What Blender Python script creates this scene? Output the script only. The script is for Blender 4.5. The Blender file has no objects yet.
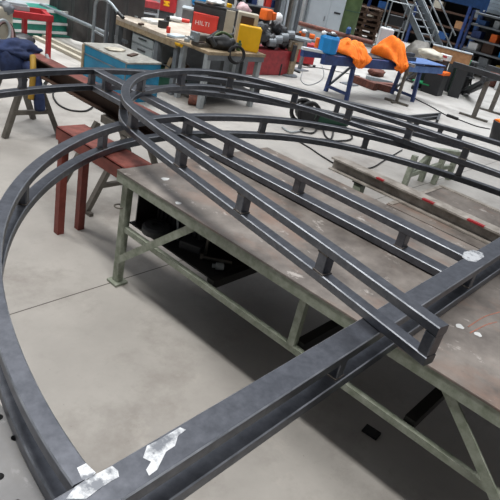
import bpy, bmesh, math, random
from mathutils import Vector, Matrix, noise
random.seed(7)
C = bpy.context.scene.collection
R = math.radians
# ------------------------------------------------------------------ camera
F = 570.56; HC = 2.4; S = 2.4/1.9
yw, pt, rl = R(36.5545), R(27.3068), R(13.2136)
FW = Vector((math.cos(yw)*math.cos(pt), math.sin(yw)*math.cos(pt), -math.sin(pt)))
r0 = Vector((math.sin(yw), -math.cos(yw), 0)); u0 = r0.cross(FW)
RT = math.cos(rl)*r0 + math.sin(rl)*u0; UP = -math.sin(rl)*r0 + math.cos(rl)*u0
O = Vector((0, 0, HC))
def at(px, py, z=0.0):
    """the point at height z seen at a pixel of the photograph"""
    d = FW*F + RT*(px-250) - UP*(py-250)
    return O + d*((z-HC)/d.z)
def hz(P, py):
    """height above P that shows at photo row py"""
    lo, hi = -0.5, 12.0
    for _ in range(50):
        m = (lo+hi)/2
        d = Vector((P[0], P[1], m)) - O
        y = 250 - F*d.dot(UP)/d.dot(FW)
        if y > py: lo = m
        else: hi = m
    return lo
cd = bpy.data.cameras.new('camera'); cam = bpy.data.objects.new('camera', cd); C.objects.link(cam)
cd.sensor_width = 36; cd.lens = 36*F/500; cd.clip_start = .05; cd.clip_end = 200
cam.matrix_world = Matrix(((RT.x, UP.x, -FW.x, 0), (RT.y, UP.y, -FW.y, 0), (RT.z, UP.z, -FW.z, HC), (0, 0, 0, 1)))
bpy.context.scene.camera = cam

# ------------------------------------------------------------------ materials
def V(*a): return Vector(a)
def rgb(h):
    h = h.lstrip('#'); c = [int(h[i:i+2], 16)/255 for i in (0, 2, 4)]
    return tuple(((x+.055)/1.055)**2.4 if x > .04045 else x/12.92 for x in c)
def mat(name, col, rough=.6, metal=0., var=.25, scale=6., col2=None, bump=.0, spec=.5, fine=None):
    m = bpy.data.materials.new(name); m.use_nodes = True
    nt = m.node_tree; n = nt.nodes; l = nt.links; b = n['Principled BSDF']
    c = rgb(col) if isinstance(col, str) else col
    c2 = (rgb(col2) if col2 else tuple(x*(1-var) for x in c))
    tc = n.new('ShaderNodeTexCoord'); no = n.new('ShaderNodeTexNoise')
    no.inputs['Scale'].default_value = scale; no.inputs['Detail'].default_value = 6; no.inputs['Roughness'].default_value = .65
    l.new(tc.outputs['Object'], no.inputs['Vector'])
    rp = n.new('ShaderNodeValToRGB'); rp.color_ramp.elements[0].position = .35; rp.color_ramp.elements[1].position = .68
    rp.color_ramp.elements[0].color = (*c2, 1); rp.color_ramp.elements[1].color = (*c, 1)
    l.new(no.outputs['Fac'], rp.inputs['Fac']); l.new(rp.outputs['Color'], b.inputs['Base Color'])
    b.inputs['Roughness'].default_value = rough; b.inputs['Metallic'].default_value = metal
    b.inputs['Specular IOR Level'].default_value = spec
    if bump:
        bp = n.new('ShaderNodeBump'); bp.inputs['Strength'].default_value = bump; bp.inputs['Distance'].default_value = .01
        l.new(no.outputs['Fac'], bp.inputs['Height']); l.new(bp.outputs['Normal'], b.inputs['Normal'])
    return m
M = {}
def steel_mat(name, c1, c2, rough):
    m = mat(name, c1, rough, 0, scale=22, col2=c2, spec=.9)
    m.node_tree.nodes['Principled BSDF'].inputs['Metallic'].default_value = .93
    nt = m.node_tree; n = nt.nodes; l = nt.links; b = n['Principled BSDF']
    tc = n['Texture Coordinate']; n2 = n.new('ShaderNodeTexNoise'); n2.inputs['Scale'].default_value = 3.5; n2.inputs['Detail'].default_value = 8
    l.new(tc.outputs['Object'], n2.inputs['Vector'])
    mr = n.new('ShaderNodeMapRange'); mr.inputs['From Min'].default_value = .3; mr.inputs['From Max'].default_value = .7
    mr.inputs['To Min'].default_value = rough-.05; mr.inputs['To Max'].default_value = rough+.10
    l.new(n2.outputs['Fac'], mr.inputs['Value']); l.new(mr.outputs['Result'], b.inputs['Roughness'])
    return m
M['steel'] = steel_mat('mill_scale_steel', '#74777f', '#5f6269', .36)
M['steel_b'] = steel_mat('rolled_steel', '#72757c', '#5d6067', .34)
M['chalk'] = mat('red_chalk', '#a8705f', .8, 0, col2='#8c6455', scale=30)
M['edge'] = mat('worn_lit_steel_edge', '#aeb2b9', .5, .7, col2='#777b82', scale=7, spec=.8)  # worn top edges, with their lit edge lines put into the paler colour
M['weld'] = mat('weld_steel', '#76716c', .5, .5, col2='#3a3330', scale=40)
M['bright'] = mat('ground_bright_steel', '#e4e7ea', .36, .55, col2='#858990', scale=17, spec=.8)
M['bright'].node_tree.nodes['Color Ramp'].color_ramp.elements[0].position = .40
M['bright'].node_tree.nodes['Color Ramp'].color_ramp.elements[1].position = .54
M['green'] = mat('green_bench_paint', '#a0a598', .55, 0, col2='#78806f', scale=14)
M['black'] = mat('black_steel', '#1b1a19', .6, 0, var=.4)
M['redox'] = mat('red_oxide_paint', '#8a4238', .55, 0, col2='#6b2f27', scale=10)
M['redoxtop'] = mat('red_oxide_worn', '#93544a', .55, 0, col2='#5d3029', scale=10)
M['tubegrey'] = mat('grey_steel_tube', '#6f6b64', .5, .2, col2='#57524c', scale=10)
M['lightgrey'] = mat('light_grey_paint', '#9aa0a3', .5, 0, var=.2)
M['midgrey'] = mat('mid_grey_paint', '#70757a', .5, 0, var=.3)
M['darkgrey'] = mat('dark_grey', '#3a3c3f', .6, 0, var=.35, scale=4)
M['curtain'] = mat('dark_curtain', '#4c4a4a', .5, 0, col2='#333133', scale=2)
M['blue'] = mat('blue_paint', '#2c4377', .45, 0, col2='#1d2d57', scale=8)
M['bluetop'] = mat('worn_blue_paint', '#5573a3', .5, 0, col2='#3c5688', scale=8)
M['chest'] = mat('turquoise_chest_paint', '#0f7fa6', .4, 0, col2='#0a6488', scale=3)
M['chesttop'] = mat('worn_chest_lid', '#a5a39c', .5, 0, col2='#77756f', scale=9)
M['red'] = mat('red_paint', '#b3272c', .45, 0, col2='#8f1c22', scale=6)
M['redplastic'] = mat('red_plastic', '#cf3a30', .45, 0, var=.12)
M['machinered'] = mat('dull_red_paint', '#a5383c', .5, 0, col2='#7d2a2f', scale=7)
M['yellow'] = mat('yellow_plastic', '#e6b011', .45, 0, var=.12)
M['orange'] = mat('orange_cloth', '#ff8412', .8, 0, col2='#ec6a06', scale=9)
M['orangeplastic'] = mat('orange_plastic', '#ea6a1c', .5, 0, var=.2)
M['white'] = mat('white_paint', '#d6d8d8', .5, 0, var=.1)
M['cream'] = mat('cream_paint', '#b9b2a2', .5, 0, var=.2)
M['wood'] = mat('worn_wood', '#a8977c', .7, 0, col2='#7d6b52', scale=12)
M['benchtop'] = mat('worn_bench_board', '#b9b0a5', .65, 0, col2='#988b7b', scale=7)
M['pallet'] = mat('dark_pallet_wood', '#6f5644', .8, 0, col2='#4a382c', scale=12)
M['board'] = mat('brown_board', '#a67c56', .75, 0, col2='#8b6443', scale=8)
M['rust'] = mat('rusty_steel', '#7d4a3c', .75, 0, col2='#4e302a', scale=15)
M['navy'] = mat('navy_cloth', '#30406a', .9, 0, col2='#1c2642', scale=8)
M['teal'] = mat('teal_paint', '#23806f', .5, 0, col2='#19665a', scale=5)
M['greenpl'] = mat('green_plastic', '#1c9a5c', .5, 0, var=.2)
M['tankgreen'] = mat('olive_green_paint', '#54683f', .5, 0, col2='#3e5030', scale=4)
M['darkgreen'] = mat('dark_green_paint', '#1d4a38', .5, 0, var=.3)
M['locker'] = mat('locker_grey', '#a9b2b8', .45, 0, var=.08)
M['rubber'] = mat('black_rubber', '#17171a', .7, 0, var=.3)
M['plasticblack'] = mat('black_plastic', '#26272a', .5, 0, var=.3)
M['bluebag'] = mat('bright_blue_plastic', '#1585c9', .5, 0, var=.15)
M['galv'] = mat('galvanised_steel', '#8f979c', .45, .3, var=.25, scale=15)
M['rackblue'] = mat('rack_blue', '#24518a', .5, 0, var=.3)
M['mustard'] = mat('mustard_paint', '#a88a3c', .5, 0, var=.25)
M['hbeam'] = mat('raw_beam_steel', '#b0aaa3', .5, .0, col2='#7d766e', scale=9)
M['paleblue'] = mat('pale_blue_sheet', '#bccbd6', .5, 0, var=.1)  # plain pale blue colour for the pad and the cladding
M['brown'] = mat('dark_brown_leather', '#4a3326', .7, 0, var=.4)
M['strap'] = mat('yellow_strap', '#a8842c', .7, 0, var=.3)
M['lilac'] = mat('pink_grey_plastic', '#b89a9c', .6, 0, var=.2)

def grimy_top(name, base, dark, rust, pale):
    m = mat(name, base, .5, 0, col2=dark, scale=2.6)
    nt = m.node_tree; n = nt.nodes; l = nt.links; b = n['Principled BSDF']; tc = n['Texture Coordinate']
    src = b.inputs['Base Color'].links[0].from_socket
    for sc, lo, hi, colr in ((1.7, .50, .68, rust), (5.5, .60, .66, pale), (9, .62, .8, dark)):
        no = n.new('ShaderNodeTexNoise'); no.inputs['Scale'].default_value = sc; no.inputs['Detail'].default_value = 7; no.inputs['Roughness'].default_value = .7
        mp = n.new('ShaderNodeMapping'); mp.inputs['Location'].default_value = (sc*3.1, sc*1.7, 0); mp.inputs['Scale'].default_value = (1.5, .8, 1)
        l.new(tc.outputs['Object'], mp.inputs['Vector']); l.new(mp.outputs['Vector'], no.inputs['Vector'])
        mr = n.new('ShaderNodeMapRange'); mr.inputs['From Min'].default_value = lo; mr.inputs['From Max'].default_value = hi; mr.inputs['To Max'].default_value = .7
        l.new(no.outputs['Fac'], mr.inputs['Value'])
        mx = n.new('ShaderNodeMix'); mx.data_type = 'RGBA'; l.new(mr.outputs['Result'], mx.inputs[0]); l.new(src, mx.inputs[6]); mx.inputs[7].default_value = (*rgb(colr), 1)
        src = mx.outputs[2]
    l.new(src, b.inputs['Base Color'])
    return m
M['plate'] = grimy_top('grimy_steel_plate', '#918a84', '#5a5450', '#8c7264', '#c0bab5')
M['perf'] = grimy_top('ground_steel_plate', '#858586', '#666668', '#75726f', '#9c9c9d')
def floor_mat():
    m = mat('concrete_floor', '#b6b2ac', .55, 0, col2='#a09c97', scale=.9, spec=.4)
    nt = m.node_tree; n = nt.nodes; l = nt.links; b = n['Principled BSDF']; tc = n['Texture Coordinate']
    src = b.inputs['Base Color'].links[0].from_socket
    def mixin(fac, colr):
        nonlocal src
        mx = n.new('ShaderNodeMix'); mx.data_type = 'RGBA'; l.new(fac, mx.inputs[0]); l.new(src, mx.inputs[6]); mx.inputs[7].default_value = (*rgb(colr), 1); src = mx.outputs[2]
    for sc, lo, hi, amt, colr, off in ((1.3, .5, .68, .75, '#8a847e', 4), (7, .55, .8, .4, '#98928c', 9), (38, .66, .74, .7, '#6f6963', 2), (3.1, .6, .75, .45, '#c3bdb5', 15)):
        no = n.new('ShaderNodeTexNoise'); no.inputs['Scale'].default_value = sc; no.inputs['Detail'].default_value = 8; no.inputs['Roughness'].default_value = .7
        mp = n.new('ShaderNodeMapping'); mp.inputs['Location'].default_value = (off, off*.7, 0)
        l.new(tc.outputs['Object'], mp.inputs['Vector']); l.new(mp.outputs['Vector'], no.inputs['Vector'])
        mr = n.new('ShaderNodeMapRange'); mr.inputs['From Min'].default_value = lo; mr.inputs['From Max'].default_value = hi; mr.inputs['To Max'].default_value = amt
        l.new(no.outputs['Fac'], mr.inputs['Value']); mixin(mr.outputs['Result'], colr)
    sx = n.new('ShaderNodeSeparateXYZ'); l.new(tc.outputs['Object'], sx.inputs[0])
    def groove(sock, pos, period, w):
        a = n.new('ShaderNodeMath'); a.operation = 'ADD'; l.new(sock, a.inputs[0]); a.inputs[1].default_value = period*20 - pos + period/2
        f = n.new('ShaderNodeMath'); f.operation = 'MODULO'; l.new(a.outputs[0], f.inputs[0]); f.inputs[1].default_value = period
        d = n.new('ShaderNodeMath'); d.operation = 'SUBTRACT'; l.new(f.outputs[0], d.inputs[0]); d.inputs[1].default_value = period/2
        e = n.new('ShaderNodeMath'); e.operation = 'ABSOLUTE'; l.new(d.outputs[0], e.inputs[0])
        g = n.new('ShaderNodeMath'); g.operation = 'LESS_THAN'; l.new(e.outputs[0], g.inputs[0]); g.inputs[1].default_value = w
        return g.outputs[0]
    mixin(groove(sx.outputs['Y'], 2.92-11, 6.0, .005), '#55504b')
    mixin(groove(sx.outputs['X'], 5.9-18, 6.0, .004), '#6d6761')
    l.new(src, b.inputs['Base Color'])
    return m
M['floor'] = floor_mat()

# ------------------------------------------------------------------ mesh helpers
class MB:
    def __init__(s): s.bm = bmesh.new(); s.second = None
    def box(s, c, d, rz=0, rot=None):
        m = Matrix.Translation(Vector(c)) @ (rot.to_4x4() if rot else Matrix.Rotation(rz, 4, 'Z')) @ Matrix.Diagonal((d[0], d[1], d[2], 1))
        bmesh.ops.create_cube(s.bm, size=1, matrix=m); return s
    def bar(s, p, q, w, h, up=(0, 0, 1)):
        p = Vector(p); q = Vector(q); d = (q-p).normalized(); u = Vector(up)
        if abs(d.dot(u)) > .98: u = Vector((1, 0, 0))
        x = d.cross(u).normalized(); z = x.cross(d)
        rot = Matrix((x, d, z)).transposed()
        return s.box((p+q)/2, (w, (q-p).length, h), rot=rot)
    def cyl(s, p, q, r, n=14, r2=None):
        p = Vector(p); q = Vector(q); d = q-p
        m = Matrix.Translation((p+q)/2) @ d.to_track_quat('Z', 'Y').to_matrix().to_4x4()
        bmesh.ops.create_cone(s.bm, cap_ends=True, segments=n, radius1=r, radius2=r if r2 is None else r2, depth=d.length, matrix=m); return s
    def tube(s, pts, r, n=8, closed=False):
        P = [Vector(p) for p in pts]; N = len(P); rings = []
        nrm = None
        for i in range(N):
            a = P[i-1] if (i > 0 or closed) else P[i]; b = P[(i+1) % N] if (i < N-1 or closed) else P[i]
            d = (b-a).normalized()
            if nrm is None: nrm = d.orthogonal().normalized()
            nrm = (nrm - d*nrm.dot(d)).normalized(); bn = d.cross(nrm)
            rings.append([s.bm.verts.new(P[i] + (nrm*math.cos(t)+bn*math.sin(t))*r) for t in [2*math.pi*k/n for k in range(n)]])
        for i in range(N if closed else N-1):
            a, b = rings[i], rings[(i+1) % N]
            for k in range(n): s.bm.faces.new((a[k], a[(k+1) % n], b[(k+1) % n], b[k]))
        if not closed:
            s.bm.faces.new(rings[0][::-1]); s.bm.faces.new(rings[-1])
        return s
    def strip(s, pts, w, z0, z1, c=.0045):
        """rectangular hollow section (chamfered corners) following a path in plan"""
        P = [Vector((p[0], p[1])) for p in pts]; N = len(P); rings = []
        h = w/2
        prof = [(-h+c, z0), (h-c, z0), (h, z0+c), (h, z1-c), (h-c, z1), (-h+c, z1), (-h, z1-c), (-h, z0+c)]
        for i in range(N):
            d1 = (P[i]-P[i-1]).normalized() if i > 0 else (P[1]-P[0]).normalized()
            d2 = (P[i+1]-P[i]).normalized() if i < N-1 else d1
            t = (d1+d2).normalized(); nrm = Vector((t.y, -t.x)); k = 1/max(.4, nrm.dot(Vector((d1.y, -d1.x))))
            rings.append([s.bm.verts.new((P[i].x+nrm.x*o*k, P[i].y+nrm.y*o*k, z)) for o, z in prof])
        n = len(prof)
        for i in range(N-1):
            for k in range(n):
                f = s.bm.faces.new((rings[i][k], rings[i][(k+1) % n], rings[i+1][(k+1) % n], rings[i+1][k]))
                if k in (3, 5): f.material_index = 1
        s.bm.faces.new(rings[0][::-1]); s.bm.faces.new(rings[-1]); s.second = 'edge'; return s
    def prism(s, poly, z0, z1):
        a = [s.bm.verts.new((p[0], p[1], z0)) for p in poly]; b = [s.bm.verts.new((p[0], p[1], z1)) for p in poly]
        n = len(poly)
        s.bm.faces.new(a[::-1]); s.bm.faces.new(b)
        for i in range(n): s.bm.faces.new((a[i], a[(i+1) % n], b[(i+1) % n], b[i]))
        return s
    def extrude(s, poly3, v):
        v = Vector(v); a = [s.bm.verts.new(Vector(p)) for p in poly3]; b = [s.bm.verts.new(Vector(p)+v) for p in poly3]; n = len(a)
        s.bm.faces.new(a[::-1]); s.bm.faces.new(b)
        for i in range(n): s.bm.faces.new((a[i], a[(i+1) % n], b[(i+1) % n], b[i]))
        return s
    def lathe(s, c, prof, n=20):
        c = Vector(c); rings = []
        for r, z in prof: rings.append([s.bm.verts.new(c+Vector((r*math.cos(t), r*math.sin(t), z))) for t in [2*math.pi*k/n for k in range(n)]])
        for a, b in zip(rings, rings[1:]):
            for k in range(n): s.bm.faces.new((a[k], a[(k+1) % n], b[(k+1) % n], b[k]))
        s.bm.faces.new(rings[0][::-1]); s.bm.faces.new(rings[-1]); return s
    def blob(s, c, rad, seed=0, amp=.3, freq=2.5, sub=3, flat=None, rz=0):
        g = bmesh.ops.create_icosphere(s.bm, subdivisions=sub, radius=1)
        for v in g['verts']:
            k = 1 + amp*noise.noise(v.co*freq + Vector((seed*7.3, seed*3.1, 0))) + amp*.5*noise.noise(v.co*freq*2.3 + Vector((seed, 0, 9)))
            p = Vector((v.co.x*rad[0], v.co.y*rad[1], v.co.z*rad[2]))*k
            p.rotate(Matrix.Rotation(rz, 3, 'Z'))
            v.co = Vector(c) + p
            if flat is not None and v.co.z < flat: v.co.z = flat
        return s
    def torus(s, c, R_, r, axis=(0, 0, 1), n=24, m=8):
        q = Vector(axis).to_track_quat('Z', 'Y')
        return s.tube([Vector(c) + q @ Vector((R_*math.cos(t), R_*math.sin(t), 0)) for t in [2*math.pi*k/n for k in range(n)]], r, m, closed=True)
    def build(s, name, m, parent=None, bevel=0, smooth=False, sub=0):
        bmesh.ops.recalc_face_normals(s.bm, faces=s.bm.faces[:])
        me = bpy.data.meshes.new(name); s.bm.to_mesh(me); s.bm.free()
        me.materials.append(M[m] if isinstance(m, str) else m)
        if s.second: me.materials.append(M[s.second])
        if smooth:
            for p in me.polygons: p.use_smooth = True
        o = bpy.data.objects.new(name, me); C.objects.link(o)
        if parent is not None:
            o.parent = parent
            w = Vector((0, 0, 0)); q = parent
            while q is not None: w += q.location; q = q.parent
            me.transform(Matrix.Translation(-w))
        else:
            # origin at the base centre of the thing
            xs = [v.co for v in me.vertices]; b = Vector(((min(v.x for v in xs)+max(v.x for v in xs))/2, (min(v.y for v in xs)+max(v.y for v in xs))/2, min(v.z for v in xs)))
            me.transform(Matrix.Translation(-b)); o.location = b
        if bevel:
            md = o.modifiers.new('bevel', 'BEVEL'); md.width = bevel; md.segments = 2; md.limit_method = 'ANGLE'
        if sub:
            md = o.modifiers.new('subsurf', 'SUBSURF'); md.levels = sub; md.render_levels = sub
        return o
def tag(o, label, cat, group=None, kind=None):
    o['label'] = label; o['category'] = cat
    if group: o['group'] = group
    if kind: o['kind'] = kind
    return o
def thing(name, label, cat, loc=(0, 0, 0), group=None):
    o = bpy.data.objects.new(name, None); C.objects.link(o); o.location = Vector(loc); o.empty_display_size = .1
    return tag(o, label, cat, group)
def struct(name, mb, m):
    o = mb.build(name, m); o['kind'] = 'structure'; return o
def arc_pts(fn, t0, t1, n): return [fn(t0+(t1-t0)*i/n) for i in range(n+1)]
def spline(P, n=10):
    """Catmull-Rom through points in plan or space"""
    P = [Vector(p) for p in P]; Q = [2*P[0]-P[1]] + P + [2*P[-1]-P[-2]]; out = []
    for i in range(1, len(Q)-2):
        for k in range(n):
            t = k/n; a, b, c, d = Q[i-1:i+3]
            out.append(.5*((2*b)+(c-a)*t+(2*a-5*b+4*c-d)*t*t+(3*b-a-3*c+d)*t**3))
    out.append(P[-1]); return out
def near_on(path, p):
    p = Vector(p[:2]); best = None
    for a, b in zip(path, path[1:]):
        a = Vector(a[:2]); b = Vector(b[:2]); d = b-a
        t = max(0, min(1, (p-a).dot(d)/max(1e-9, d.length_squared))); q = a+d*t
        if best is None or (q-p).length < best[0]: best = ((q-p).length, q, math.atan2(d.y, d.x))
    return best[1], best[2]

# ------------------------------------------------------------------ setting
struct('floor', MB().prism([(-6, -8), (42, -8), (42, 30), (-6, 30)], -.1, 0), 'floor')
struct('wall_back', MB().box((38, 8, 4), (.3, 44, 8)), 'darkgrey')
struct('wall_left', MB().box((16, 22, 4), (44, .3, 8)), 'midgrey')

# ------------------------------------------------------------------ arched frame (lies on the bench)
ZL0, ZL1, ZU0, ZU1 = .725*S, .766*S, .846*S, .885*S
cx, cy = 2.53*S, .60*S
def polar(tab):
    T = sorted(tab)
    def f(th):
        d = math.degrees(th)
        P = [Vector((a, r)) for a, r in T]
        for i in range(len(P)-1):
            if P[i].x <= d <= P[i+1].x:
                b, c = P[i], P[i+1]; a = P[i-1] if i else 2*b-c; e = P[i+2] if i+2 < len(P) else 2*c-b
                t = (d-b.x)/(c.x-b.x)
                m1 = (c.y-a.y)/(c.x-a.x)*(c.x-b.x); m2 = (e.y-b.y)/(e.x-b.x)*(c.x-b.x)
                r = (2*t**3-3*t*t+1)*b.y+(t**3-2*t*t+t)*m1+(-2*t**3+3*t*t)*c.y+(t**3-t*t)*m2
                break
        else: r = P[0].y if d < P[0].x else P[-1].y
        return (cx + r*S*math.cos(th), cy + r*S*math.sin(th))
    return f
off = .027
inner = polar([(-2, 1.66+off), (17, 1.70+off), (34, 1.772+off), (49, 1.875+off), (55, 1.914+off), (63.6, 1.95+off), (73, 1.967+off), (84, 1.99+off), (95, 2.02+off), (107, 2.025+off), (119, 2.01+off), (135, 1.997+off), (150, 1.989+off), (165, 1.987+off), (180, 2.0+off)])
outer = polar([(-2, 2.77+off), (18.4, 2.77+off), (29, 2.785+off), (36.5, 2.81+off), (45, 2.845+off), (65, 2.97+off), (82.5, 3.06+off), (90, 3.07+off), (104, 3.05+off), (140, 3.04+off), (180, 3.05+off)])
A = thing('arched_steel_frame', 'large arched frame of double dark steel rails with straight base rail lying across the bench', 'frame', (cx, cy, ZL0))
AW = .052*S
xb0, xb1 = -.55*S, 5.35*S
ybase = .609*S; BW = .086*S
base_path = [(xb0, ybase), (xb1, ybase)]
MB().strip(base_path, BW, ZU0, ZU1).build('base_rail', 'steel', A)
MB().strip(base_path, BW, ZL0, ZL1).build('base_rail', 'steel', A)
def cut(path, ymin): return [p for p in path if p[1] > ymin]
inp = cut(arc_pts(inner, R(0), R(180), 120), ybase+BW*.45)
oup = cut(arc_pts(outer, R(0), R(180), 140), ybase+BW*.45)
for path, nm in ((inp, 'inner_arc_rail'), (oup, 'outer_arc_rail')):
    for z0, z1 in ((ZU0, ZU1), (ZL0, ZL1)):
        MB().strip(path, AW, z0, z1).build(nm, 'steel', A)
ytop = cy + 3.06*S
sx = 2.532*S
strut_path = [(sx, ybase+BW*.5), (sx+.012*S, cy+2.0*S)]
strut_far = [(sx+.012*S, cy+2.0*S), (sx+.05*S, ytop)]
for z0, z1 in ((ZU0, ZU1-.001), (ZL0, ZL1-.001)):
    MB().strip(strut_path+strut_far[1:], .082*S, z0, z1).build('strut_rail', 'steel', A)
zm = (ZL1+ZU0)/2
sp = MB
def spacer(path, p, parent, z0, z1, w=.05, l=.055, m='steel'):
    q, a = near_on(path, p)
    s = MB().box((q.x, q.y, (z0+z1)/2), (l, w, z1-z0), rz=a).build('spacer', m, parent, bevel=.005)
    for z in (z0, z1):
        MB().box((q.x, q.y, z), (l+.012, w+.008, .012), rz=a).build('weld_seam', 'weld', s, bevel=.004)
def spx(path, pts, parent, z0, z1, **k):
    for px, py in pts: spacer(path, at(px, py, (z0+z1)/2), parent, z0, z1, **k)
spx(base_path, [(347, 371), (470, 278), (110, 492)], A, ZL1, ZU0, w=.08)
spx(inp, [(100, 140), (29, 195), (365, 142), (461, 168), (262, 127)], A, ZL1, ZU0)
spx(oup, [(14, 79), (92, 79), (219, 84), (253, 89), (337, 108), (416, 135), (439, 129), (459, 135)], A, ZL1, ZU0)
spx(strut_path, [(297, 186), (184, 128), (238, 148), (400, 240)], A, ZL1, ZU0, w=.075)
spx(strut_far, [(104, 85)], A, ZL1, ZU0, w=.075)
# ground bright weld patches on the top face of the base rail and the corner
def patch(pts, z, parent):
    P = [at(px, py, z) for px, py in pts]
    MB().prism([(p.x, p.y) for p in P], z-.001, z+.0012).build('ground_patch', 'bright', parent)
patch([(143, 458), (147, 446), (157, 441), (180, 427.5), (186, 430), (178, 436), (175, 446), (166, 452), (157, 470), (149, 476), (146, 470), (151, 462)], ZU1, A)
patch([(75, 487), (84, 481), (97, 474), (112, 466), (118, 471), (119, 477), (110, 482), (98, 490), (86, 499), (66, 499)], ZU1, A)
patch([(464, 252), (473, 250), (483, 253), (484, 257), (476, 262), (468, 261), (462, 257)], ZU1, A)
patch([(77, 468), (86, 463.5), (96, 473), (88, 480), (82, 480)], ZU1, A)

# ------------------------------------------------------------------ teardrop frame on top
BL0, BL1, BU0, BU1 = .886*S, .921*S, 1.0*S, 1.035*S
D = .026
left = [(1.535, .395), (1.55, .403), (1.69, 1.20), (1.829, 2.0), (1.858, 2.12)]
rest = [(1.875, 2.192), (1.954, 2.405), (2.054, 2.588), (2.234, 2.809), (2.398, 2.953), (2.56, 3.054), (2.752, 3.128), (2.917, 3.155), (3.12, 3.148), (3.283, 3.085), (3.411, 2.99), (3.51, 2.876), (3.65, 2.685), (3.726, 2.55), (3.79, 2.394), (3.85, 2.146), (3.925, 1.855), (3.98, 1.545), (4.03, 1.30), (4.055, 1.10), (4.065, .9), (4.06, .7), (4.05, .45)]
turn = [(160, 129.5), (143, 117), (131, 107.5), (123.5, 100), (120.8, 93), (121.5, 86), (126, 79.5), (134, 74), (145, 71.2), (160, 69), (180, 68), (200, 68.3), (220, 70.3), (240, 73.7), (260, 78), (290, 85.5), (310, 91), (330, 97)]
tp2 = [at(x, y, BU1)/S for x, y in turn]
raw = [(1.69, 1.20), (1.80, 1.83)] + [(p.x, p.y) for p in tp2] + [(3.85, 2.146), (3.925, 1.855), (3.98, 1.545), (4.03, 1.30), (4.055, 1.10), (4.065, .9), (4.06, .7), (4.05, .45)]
sm = spline([(1.62, .8)] + raw, 8)
edge = [Vector((1.534, .388)), Vector((1.58, .645))] + [Vector(p) for p in sm]
# smooth the traced outer edge, then shift to the centre line
for _ in range(5): edge = [edge[0]] + [(edge[i-1]+2*edge[i]+edge[i+1])/4 for i in range(1, len(edge)-1)] + [edge[-1]]
bp = []
for i, p in enumerate(edge):
    a = edge[max(0, i-1)]; b = edge[min(len(edge)-1, i+1)]; d = (b-a).normalized(); nrm = Vector((d.y, -d.x))
    bp.append(((p+nrm*D)*S).to_tuple())
B = thing('teardrop_steel_frame', 'narrow teardrop frame of double dark steel rails resting on top of the arched frame', 'frame', (bp[60][0], bp[60][1], BL0))
MB().strip(bp, .05*S, BU0, BU1).build('upper_rail', 'steel_b', B)
MB().strip(bp, .05*S, BL0, BL1).build('lower_rail', 'steel_b', B)
spx(bp, [(325, 262), (248, 202), (189, 157), (150, 121), (122, 101), (142, 85), (183, 80), (232, 86), (292, 100), (349, 114), (404, 136), (464, 154)], B, BL1, BU0, l=.06, w=.056)
e0 = Vector(bp[0]); ed = (Vector(bp[1])-e0).normalized()
pe = e0 + ed*.026
MB().box((pe.x, pe.y, (BL1+BU0)/2), (.05, .062, BU0-BL1), rz=math.atan2(ed.y, ed.x)).build('end_post', 'steel_b', B, bevel=.005)
# ------------------------------------------------------------------ workbench under the frames
ZT = .718*S
bx0, bx1, by1, by0 = 1.82*S, 3.085*S, 2.345*S, -1.0
T = thing('steel_workbench', 'long grimy steel topped workbench with pale green frame holding the big frames', 'workbench', ((bx0+bx1)/2, 1.0, 0))
MB().prism([(bx0, by0), (bx1, by0), (bx1, by1), (bx0, by1)], ZT-.014, ZT).build('top_plate', 'plate', T, bevel=.003)
MB().bar((bx0+.02, by0, ZT-.05), (bx0+.02, by1, ZT-.05), .03, .07).build('apron', 'green', T)
MB().bar((bx1-.03, by0, ZT-.05), (bx1-.03, by1, ZT-.05), .03, .07).build('apron', 'green', T)
MB().bar((bx0+.04, by1-.02, ZT-.05), (bx1-.05, by1-.02, ZT-.05), .03, .07).build('apron', 'green', T)
LX = 2.365
ZS = .49
for x in (LX, bx1-.08):
    for y in (2.905, -.25):
        lg = MB().box((x, y, (ZT-.08)/2), (.058, .058, ZT-.08)).build('leg', 'green', T, bevel=.004)
        MB().box((x, y, .012), (.115, .115, .02)).build('foot_plate', 'green', lg, bevel=.004)
    s = -.042 if x < 3 else .042
    for y0, y1 in ((2.89, 2.15), (-.22, .48)):
        MB().bar((x+s, y0, .21), (x+s, y1, ZT-.045), .052, .012, up=(1, 0, 0)).build('brace', 'green', T)
MB().bar((LX, -.22, ZS-.02), (LX, 2.87, ZS-.02), .036, .04).build('stretcher', 'green', T)
MB().bar((bx1-.08, -.22, ZS-.02), (bx1-.08, 2.87, ZS-.02), .045, .05).build('stretcher', 'green', T)
MB().box((LX, 1.31, (ZS+ZT-.085)/2), (.045, .045, ZT-.085-ZS)).build('upright', 'green', T)
for y in (2.02, 1.275, .555):
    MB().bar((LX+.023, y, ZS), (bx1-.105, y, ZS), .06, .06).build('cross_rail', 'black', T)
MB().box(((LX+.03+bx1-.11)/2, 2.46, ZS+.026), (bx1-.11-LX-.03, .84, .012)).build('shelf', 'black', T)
MB().box((LX+.80, 2.45, ZS+.2), (.012, .80, .33)).build('back_panel', 'black', T)  # panel added behind the shelf to darken the space under the top
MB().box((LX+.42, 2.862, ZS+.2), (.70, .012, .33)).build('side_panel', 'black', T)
lp = MB().torus((2.333, 2.938, .63), .033, .006, axis=(0, 0, 1)).build('ring', 'tubegrey', T)
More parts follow.
